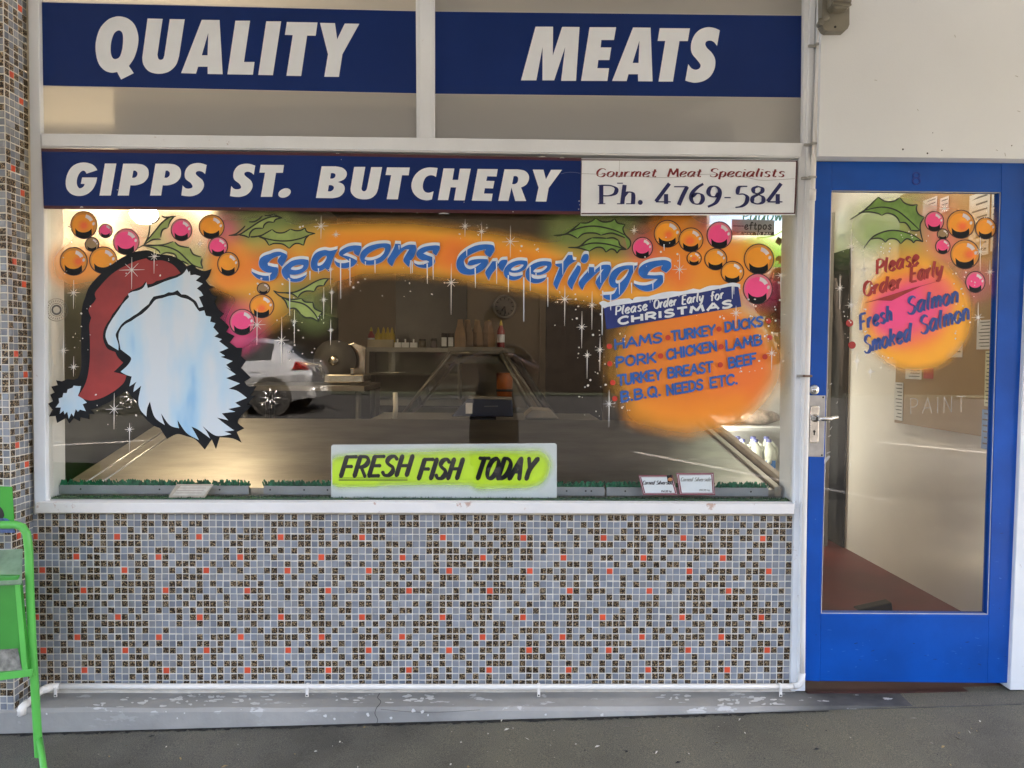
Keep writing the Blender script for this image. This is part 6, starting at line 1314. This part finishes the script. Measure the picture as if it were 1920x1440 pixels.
# till screen and scale behind the tray
YS = 1.25
sc_ = empty('till_terminal', P(905, 786, YS), 'dark blue back of a till terminal with a white sticker behind the tray', 'till')
NB_ = pm('till_blue', (.012, .018, .042), .35, var=.15)
m = MB(); m.slab([(878, 746), (960, 748), (963, 782), (846, 781), (862, 762)], YS, YS+.04, NB_); m.build('housing', sc_, .006)
m = MB(); m.slab([(878, 743.5), (960, 746), (960, 750), (878, 748)], YS-.01, YS+.1, pm('till_edge', (.25, .22, .17), .3, .5)); m.build('rim', sc_, .003)
m = MB(); m.slab([(873, 755.5), (886, 755.5), (885.5, 775.5), (873, 775.5)], YS-.001, YS, PAP); m.build('sticker', sc_)
m = MB(); D = Depth(YS-.001, .0003)
write(m, 'checkout', 908, 764, 934, 763, 4.4, .9, D, flat('till_text', (.2, .2, .2), .4)) if all(ch in FONT for ch in 'checkout') and False else ribbon(m, [(908, 762), (934, 761.5)], 2, D(), flat('till_text', (.12, .12, .12), .4), caps=False); m.build('maker_plate', sc_)
zS = P(905, 786, YS).z
m = MB(); m.box((P(880, 786, YS).x, YS+.041, ZF), (P(930, 786, YS).x, YS+.3, zS+.02), DARK); m.build('stand', sc_)
m = MB(); m.slab([(985, 780), (998, 768), (1035, 770), (1048, 785), (985, 785)], YS+.05, YS+.3, pm('beige_tub', (.2, .17, .13), .5)); o = m.build('plastic_tub', bevel=.008); tag(o, 'low beige plastic tub right of the till terminal', 'tub')
m = MB(); m.box((P(690, 786, 1.3).x, 1.32, ZF), (P(1130, 786, 1.3).x, 1.9, P(700, 788, 1.3).z), pm('service_counter', (.10, .09, .075), .4)); o = m.build('service_counter'); tag(o, 'low dark service counter behind the display tray', 'counter')
m = MB(); m.tube([P(740, 786, 1.4), P(742, 765, 1.4), P(741, 736, 1.4)], .014, pm('white_post', (.4, .37, .3), .4), 8); o = m.build('tap_post'); tag(o, 'short pale upright post left of the deli case', 'post')

# meat slicer on a stainless bench at the left
YSL = 2.35
zb2 = P(640, 722, YSL).z
m = MB(); a, bb = P(455, 722, YSL), P(690, 722, YSL); m.box((a.x, YSL-.15, zb2-.035), (bb.x, YSL+.55, zb2), pm('bench_top', (.16, .145, .12), .35, .7))
for x in (a.x+.05, bb.x-.05):
    for y in (YSL-.1, YSL+.5): m.cyl((x, y, ZF), (x, y, zb2-.035), .02, DARK)
m.box((a.x, YSL+.5, ZF+.3), (bb.x, YSL+.52, zb2-.03), DARK); o = m.build('steel_bench'); tag(o, 'stainless steel bench under the meat slicer', 'bench')
sl_ = empty('meat_slicer', P(640, 720, YSL), 'polished meat slicer with a big round blade on the steel bench', 'slicer')
SLM = pm('slicer_metal', (.42, .38, .31), .2, 1, var=.2)
m = MB(); pbox(m, 606, 702, 682, 718, YSL, .3, SLM); pbox(m, 612, 684, 636, 704, YSL+.08, .2, SLM); m.build('base', sl_, .01)
m = MB(); c = P(628, 676, YSL+.1); m.lathe(c, [(0, .03), (.06, .035), (.145, .01), (.15, 0), (.14, -.02), (0, -.03)], DARK, 32, 'Y'); m.lathe(c, [(.03, .034), (.036, .05), (.02, .055), (0, .055)], SLM, 28, 'Y'); m.build('blade', sl_)
m = MB(); m.slab([(640, 650), (664, 642), (686, 650), (684, 704), (642, 704)], YSL+.16, YSL+.19, SLM); m.slab([(656, 690), (664, 690), (664, 702), (656, 702)], YSL-.01, YSL+.16, SLM); m.build('carriage', sl_, .006)
m = MB(); m.tube([P(596, 684, YSL-.1), P(572, 683, YSL-.1), P(556, 682, YSL-.08)], .010, SLM, 8); m.tube([P(596, 684, YSL-.1), P(601, 690, YSL-.05), P(606, 700, YSL)], .016, SLM, 8); m.build('handle', sl_)
# ================================================================ THE STREET BEHIND THE CAMERA (seen only in the glass)
def car(loc, heading):
    o = empty('parked_car', (0, 0, 0), 'silver hatchback parked across the street, mirrored in the window', 'car')
    PAINT = pm('silver_paint', (.42, .43, .45), .28, .6, var=.04, coat=1); GL = pm('car_glass', (.012, .013, .014), .06, var=.1)
    TYRE, RIMM = pm('tyre', (.018, .018, .018), .8), pm('alloy_rim', (.5, .5, .5), .25, .9)
    # stations along the car: x, sill z, belt z, roof z, half width at belt, half width at roof
    stn = [(-2.08, .42, .62, .64, .60, .55), (-2.0, .28, .74, .78, .74, .64), (-1.55, .24, .90, .94, .84, .72), (-.95, .22, .96, 1.02, .86, .74), (-.30, .2, .98, 1.40, .87, .60), (.10, .2, .99, 1.475, .87, .61), (.75, .2, 1.01, 1.48, .87, .61), (1.30, .2, 1.04, 1.44, .86, .60), (1.62, .24, 1.06, 1.30, .84, .60), (1.92, .3, 1.02, 1.06, .80, .68), (2.05, .42, .80, .82, .72, .64)]
    m = MB(); vs = []
    for x, zs, zb_, zr, wb, wr_ in stn:
        half = [(wb*.90, zs), (wb*1.0, zs+.18), (wb*1.02, (zs+zb_)/2+.1), (wb*.97, zb_), (wr_, zr-.085 if zr-zb_ > .1 else zb_+.01), (wr_*.8, zr), (0, zr+.012)]
        vs += [(x, y, z) for y, z in half]+[(x, -y, z) for y, z in half[-2::-1]]
    n = 13
    for i in range(len(stn)-1):
        for k in range(n-1):
            win_ = k in (3, 8) and i in (4, 5, 6) and stn[i][3]-stn[i][2] > .2 and stn[i+1][3]-stn[i+1][2] > .2
            shield = (k in (3, 4, 5, 6, 7, 8) and i == 3) or (k in (4, 5, 6, 7) and i == 8)
            m.add([vs[i*n+k], vs[i*n+k+1], vs[(i+1)*n+k+1], vs[(i+1)*n+k]], [(0, 1, 2, 3)], GL if win_ or shield else PAINT, True)
    m.add(vs[:n], [tuple(range(n))], PAINT); m.add(vs[-n:], [tuple(range(n))], PAINT)
    b_ = m.build('body', o)
    for sx in (-1.32, 1.30):
        for sy in (-1, 1):
            c = Vector((sx, sy*.80, .315))
            m = MB(); m.cyl(c+Vector((0, sy*.005, .02)), c+Vector((0, sy*.082, .02)), .385, DARK, n=28); m.build('wheel_arch', o)
            m = MB(); m.lathe(c+Vector((0, sy*.03, 0)), [(.21, -.06), (.29, -.075), (.315, -.05), (.315, .05), (.29, .072), (.215, .065)], TYRE, 28, 'Y'); w_ = m.build('wheel', o)
            m = MB(); m.lathe(c+Vector((0, sy*.09, 0)), [(.185, .012), (.21, .014), (.218, -.02)], RIMM, 28, 'Y')
            for q in range(8):
                a = q*math.pi/4; m.cyl(c+Vector((math.sin(a)*.04, sy*.098, math.cos(a)*.04)), c+Vector((math.sin(a)*.195, sy*.1, math.cos(a)*.195)), .022, RIMM, n=6)
            m.lathe(c+Vector((0, sy*.1, 0)), [(0, .02), (.05, .015), (.055, -.015)], RIMM, 14, 'Y'); m.lathe(c+Vector((0, sy*.085, 0)), [(0, 0), (.2, 0)], DARK, 20, 'Y'); m.build('rim', w_)
    for sy in (-1, 1):
        m = MB(); m.hexa([(1.66, sy*.76, .86), (2.0, sy*.66, .86), (2.0, sy*.8, .86), (1.70, sy*.872, .86)], [(1.76, sy*.76, 1.01), (1.95, sy*.66, 1.0), (1.94, sy*.79, 1.0), (1.78, sy*.862, 1.02)], pm('tail_lamp', (.15, .008, .008), .2)); m.build('tail_light', o)
        m = MB(); m.hexa([(-2.05, sy*.45, .66), (-1.75, sy*.80, .70), (-1.70, sy*.85, .72), (-2.06, sy*.5, .62)], [(-2.0, sy*.45, .78), (-1.72, sy*.80, .84), (-1.65, sy*.845, .84), (-2.0, sy*.55, .76)], pm('head_lamp', (.6, .6, .6), .1)); m.build('headlight', o)
        m = MB(); m.box((-.72, sy*.88, .98), (-.56, sy*1.04, 1.10), PAINT); m.build('wing_mirror', o, .03)
        for x in (-.05, .95): m = MB(); m.box((x, sy*.885, .80), (x+.18, sy*.9, .83), PAINT); m.build('door_handle', o, .006)
    m = MB(); m.box((1.90, -.72, .30), (2.12, .72, .52), PAINT); m.build('bumper', o, .05); m = MB(); m.box((-2.14, -.68, .26), (-1.98, .68, .5), PAINT); m.build('bumper', o, .05)
    m = MB(); m.box((2.121, -.26, .42), (2.126, .26, .53), SIGNW); m.build('number_plate', o)
    o.location = loc; o.rotation_euler = (0, 0, heading); return o
DV = 14.2; yc = -(DV-2.8)
cx = PZ(508, 760, 0); v = ray(508, 760); tt = (-yc-CAMP[1])/v[1]; xw_ = v[0]*tt
v0 = ray(236, 775); tf = (-yc-CAMP[1])/v0[1]; xf = v0[0]*tf
car((xw_-1.30, yc-.85, zroad(yc-.8)+.0), 0.0)

# weatherboard building opposite, dark hedge trees in front of it
ob = empty('street_building', (0, -17.5, zroad(-16)), 'dark brown weatherboard building across the street, mirrored in the glass', 'building')
WB = pm('brown_weatherboard', (.018, .014, .011), .9, spec=.05, var=.2, scale=2); GLD = pm('dark_pane', (.015, .016, .018), .1)
zb0 = zroad(-16)
m = MB(); m.box((-17, -25, zb0-.2), (17, -17.5, 6.2), WB)
for k in range(0): m.box((-17, -17.522, zb0+.1+k*.24), (17, -17.5, zb0+.13+k*.24), WB)
m.build('wall', ob)
m = MB(); m.hexa([(-17.5, -25.4, 6.2), (17.5, -25.4, 6.2), (17.5, -17, 6.2), (-17.5, -17, 6.2)], [(-17, -21.4, 8.0), (17, -21.4, 8.0), (17, -21, 8.0), (-17, -21, 8.0)], pm('dark_roof', (.04, .038, .036), .8)); m.build('roof', ob)
for x in (-14, -10.2, -6.4, 6.2, 10, 13.6):
    m = MB(); m.box((x-.75, -17.56, 1.6), (x+.75, -17.524, 3.2), WB); f_ = m.build('window', ob); m = MB(); m.box((x-.68, -17.57, 1.66), (x+.68, -17.561, 3.14), GLD); m.build('pane', f_)
m = MB(); m.box((-1.2, -17.56, zb0), (1.2, -17.524, 2.7), GLD); m.build('door', ob)
LFM = [pm('leaf_dark', (.02, .032, .011), .8, spec=.1, var=.5, scale=3), pm('leaf_mid', (.03, .048, .016), .8, spec=.1, var=.5, scale=3)]
BARK = pm('bark', (.06, .045, .032), .9, var=.3)
def tree(x, y, h, r_, label, seed):
    rr = random.Random(seed); z0 = zroad(-16)+.0
    o = empty('street_tree', (x, y, z0), label, 'tree', 'street trees mirrored in the window')
    m = MB(); top = Vector((x+rr.uniform(-.2, .2), y, z0+h*.6)); m.tube([Vector((x, y, z0-.1)), Vector((x+.05, y, z0+h*.3)), top], [.16, .12, .06], BARK, 8)
    limbs = []
    for k in range(6):
        a = rr.uniform(0, 6.28); e = Vector((x+math.cos(a)*r_*.7, y+math.sin(a)*r_*.7, z0+h*rr.uniform(.55, .9))); m.tube([Vector((x+.04, y, z0+h*rr.uniform(.25, .45))), (top+e)/2, e], [.07, .045, .015], BARK, 6); limbs.append(e)
    m.build('trunk', o); m = MB()
    cl = [e+Vector((rr.uniform(-.4, .4), rr.uniform(-.4, .4), rr.uniform(-.3, .5))) for e in limbs for _ in range(3)]
    for c in cl:
        s = r_*rr.uniform(.3, .5)
        for _ in range(110):
            d_ = Vector((rr.gauss(0, 1), rr.gauss(0, 1), rr.gauss(0, 1))).normalized()*s*rr.random()**.4; p = c+d_; l = rr.uniform(.08, .17)
            u = Vector((rr.uniform(-1, 1), rr.uniform(-1, 1), rr.uniform(-1, 1))).normalized(); w = u.orthogonal().normalized()
            m.add([p, p+u*l*.5+w*l*.3, p+u*l, p+u*l*.5-w*l*.3], [(0, 1, 2, 3)], LFM[rr.random() < .4])
    m.build('crown', o)
tree(-11.5, -16.6, 5.0, 1.9, 'bushy tree far left across the street', 1); tree(9.0, -16.6, 5.2, 1.9, 'bushy tree to the right across the street', 3)

# the photographer, mirrored faintly in the middle of the pane
def person():
    o = None
    X0, Y0 = -.02, -3.22; z0 = zg(X0)
    J = {'pel': (0, 0, .92), 'wa': (0, .0, 1.08), 'ch': (0, .01, 1.28), 'nk': (0, .01, 1.44), 'hd0': (0, .04, 1.53), 'hd1': (0, .04, 1.66),
         'shL': (-.17, .0, 1.40), 'elL': (-.34, .10, 1.22), 'wrL': (-.13, .30, 1.335), 'shR': (.17, .0, 1.40), 'elR': (.34, .10, 1.22), 'wrR': (.13, .30, 1.335),
         'hpL': (-.09, 0, .86), 'knL': (-.11, .03, .48), 'anL': (-.12, -.02, .08), 'toL': (-.13, .16, .04), 'hpR': (.09, 0, .86), 'knR': (.11, .03, .48), 'anR': (.12, -.02, .08), 'toR': (.13, .16, .04)}
    rad = {'pel': (.15, .11), 'wa': (.13, .10), 'ch': (.15, .11), 'nk': (.055, .055), 'hd0': (.07, .085), 'hd1': (.075, .09), 'shL': (.065,)*2, 'elL': (.045,)*2, 'wrL': (.03,)*2, 'shR': (.065,)*2, 'elR': (.045,)*2, 'wrR': (.03,)*2,
           'hpL': (.095,)*2, 'knL': (.062,)*2, 'anL': (.042,)*2, 'toL': (.04, .035), 'hpR': (.095,)*2, 'knR': (.062,)*2, 'anR': (.042,)*2, 'toR': (.04, .035)}
    E = [('pel', 'wa'), ('wa', 'ch'), ('ch', 'nk'), ('nk', 'hd0'), ('hd0', 'hd1'), ('ch', 'shL'), ('shL', 'elL'), ('elL', 'wrL'), ('ch', 'shR'), ('shR', 'elR'), ('elR', 'wrR'), ('pel', 'hpL'), ('hpL', 'knL'), ('knL', 'anL'), ('anL', 'toL'), ('pel', 'hpR'), ('hpR', 'knR'), ('knR', 'anR'), ('anR', 'toR')]
    # palms and fingers
    for s, sg in (('L', -1), ('R', 1)):
        w = Vector(J['wr'+s]); J['pa'+s] = tuple(w+Vector((-sg*.035, .045, .02))); rad['pa'+s] = (.030, .018); E.append(('wr'+s, 'pa'+s)); pa = Vector(J['pa'+s])
        for k, (dz, l) in enumerate(((.036, .07), (.014, .08), (-.008, .075), (-.03, .06))):
            a, b2 = 'f%s%da' % (s, k), 'f%s%db' % (s, k); c2 = 'f%s%dc' % (s, k)
            J[a] = tuple(pa+Vector((-sg*.01, .02, dz))); J[b2] = tuple(pa+Vector((-sg*(.01+l*.5), .034, dz))); J[c2] = tuple(pa+Vector((-sg*(.01+l), .024, dz)))
            for q, r2 in ((a, .010), (b2, .0088), (c2, .0075)): rad[q] = (r2, r2)
            E += [('pa'+s, a), (a, b2), (b2, c2)]
        J['t'+s] = tuple(pa+Vector((-sg*.02, -.012, -.035))); J['u'+s] = tuple(pa+Vector((-sg*.045, -.02, -.02))); rad['t'+s] = (.011,)*2; rad['u'+s] = (.009,)*2; E += [('pa'+s, 't'+s), ('t'+s, 'u'+s)]
    names = list(J); me = bpy.data.meshes.new('person'); me.from_pydata([J[n] for n in names], [(names.index(a), names.index(b2)) for a, b2 in E], [])
    SKIN, SHIRT, TROU, HAIRM = pm('skin', (.42, .25, .18), .5), pm('dark_shirt', (.035, .03, .032), .8), pm('dark_trousers', (.028, .03, .04), .8), pm('hair', (.035, .022, .015), .7)
    ob_ = link('person', me); ob_.location = (X0, Y0, z0)
    sk = ob_.modifiers.new('skin', 'SKIN'); sk.use_smooth_shade = True
    for i, n in enumerate(names): me.skin_vertices[0].data[i].radius = rad[n]; me.skin_vertices[0].data[i].use_root = (n == 'pel')
    sb = ob_.modifiers.new('smooth', 'SUBSURF'); sb.levels = sb.render_levels = 2
    # face
    bpy.context.view_layer.update()
    dg_ = bpy.context.evaluated_depsgraph_get(); m2 = bpy.data.meshes.new_from_object(ob_.evaluated_get(dg_)); ob_.modifiers.clear(); ob_.data = m2
    for mt in (SKIN, SHIRT, TROU): m2.materials.append(mt)
    for p in m2.polygons:
        c = p.center; arm = abs(c.x) > .30 or (c.y > .14 and c.z > 1.1)
        p.material_index = 2 if c.z < .93 else 1 if c.z < 1.445 and not arm else 0
        p.use_smooth = True
    tag(ob_, 'person in dark clothes holding up a phone, mirrored faintly in the window', 'person')
    m = MB(); hc = Vector((X0, Y0+.04, z0+1.62))
    bm = bmesh.new(); bmesh.ops.create_uvsphere(bm, u_segments=20, v_segments=12, radius=1)
    vs = [(hc.x+v.co.x*.092, hc.y-.018+v.co.y*.10, hc.z+.035+v.co.z*.10) for v in bm.verts]; ok = [i for i, v in enumerate(bm.verts)]
    fs = [[v.index for v in f.verts] for f in bm.faces if f.calc_center_median().z > -.15 and not (f.calc_center_median().y > .45 and f.calc_center_median().z < .45)]; bm.free()
    m.add(vs, fs, HAIRM, True); m.build('hair', ob_)
    for sx in (-1, 1):
        m = MB(); c = Vector((X0+sx*.032, Y0+.123, z0+1.60)); m.lathe(c, [(0, -.012), (.010, -.010), (.012, 0)], SIGNW, 10, 'Y'); m.build('eye', ob_)
        m = MB(); c = Vector((X0+sx*.088, Y0+.03, z0+1.585)); m.lathe(c, [(0, .008), (.02, .006), (.028, 0), (.02, -.006), (0, -.008)], SKIN, 12, 'X'); m.build('ear', ob_)
    m = MB(); m.hexa([(X0-.014, Y0+.118, z0+1.55), (X0+.014, Y0+.118, z0+1.55), (X0+.009, Y0+.12, z0+1.6), (X0-.009, Y0+.12, z0+1.6)], [(X0-.01, Y0+.15, z0+1.552), (X0+.01, Y0+.15, z0+1.552), (X0+.004, Y0+.13, z0+1.6), (X0-.004, Y0+.13, z0+1.6)], SKIN); m.build('nose', ob_, .004)
    m = MB(); m.box((X0-.024, Y0+.116, z0+1.517), (X0+.024, Y0+.125, z0+1.526), pm('lips', (.3, .11, .09), .5)); m.build('mouth', ob_, .003)
    m = MB(); m.lathe((X0, Y0, z0), [(.15, 1.06), (.17, .96), (.195, .84), (.205, .70), (.20, .52), (.19, .45), (.17, .45)], pm('dark_coat', (.03, .022, .02), .85), 24, 'Z', .72); m.build('coat', ob_)
    ph_ = MB(); ph_.box((X0-.075, CAMP[1]-.042, CAMP[2]-.036), (X0+.085, CAMP[1]-.034, CAMP[2]+.042), BLACK); o2 = ph_.build('phone', bevel=.003); tag(o2, 'black phone held level in both hands, mirrored in the window', 'phone')
person()
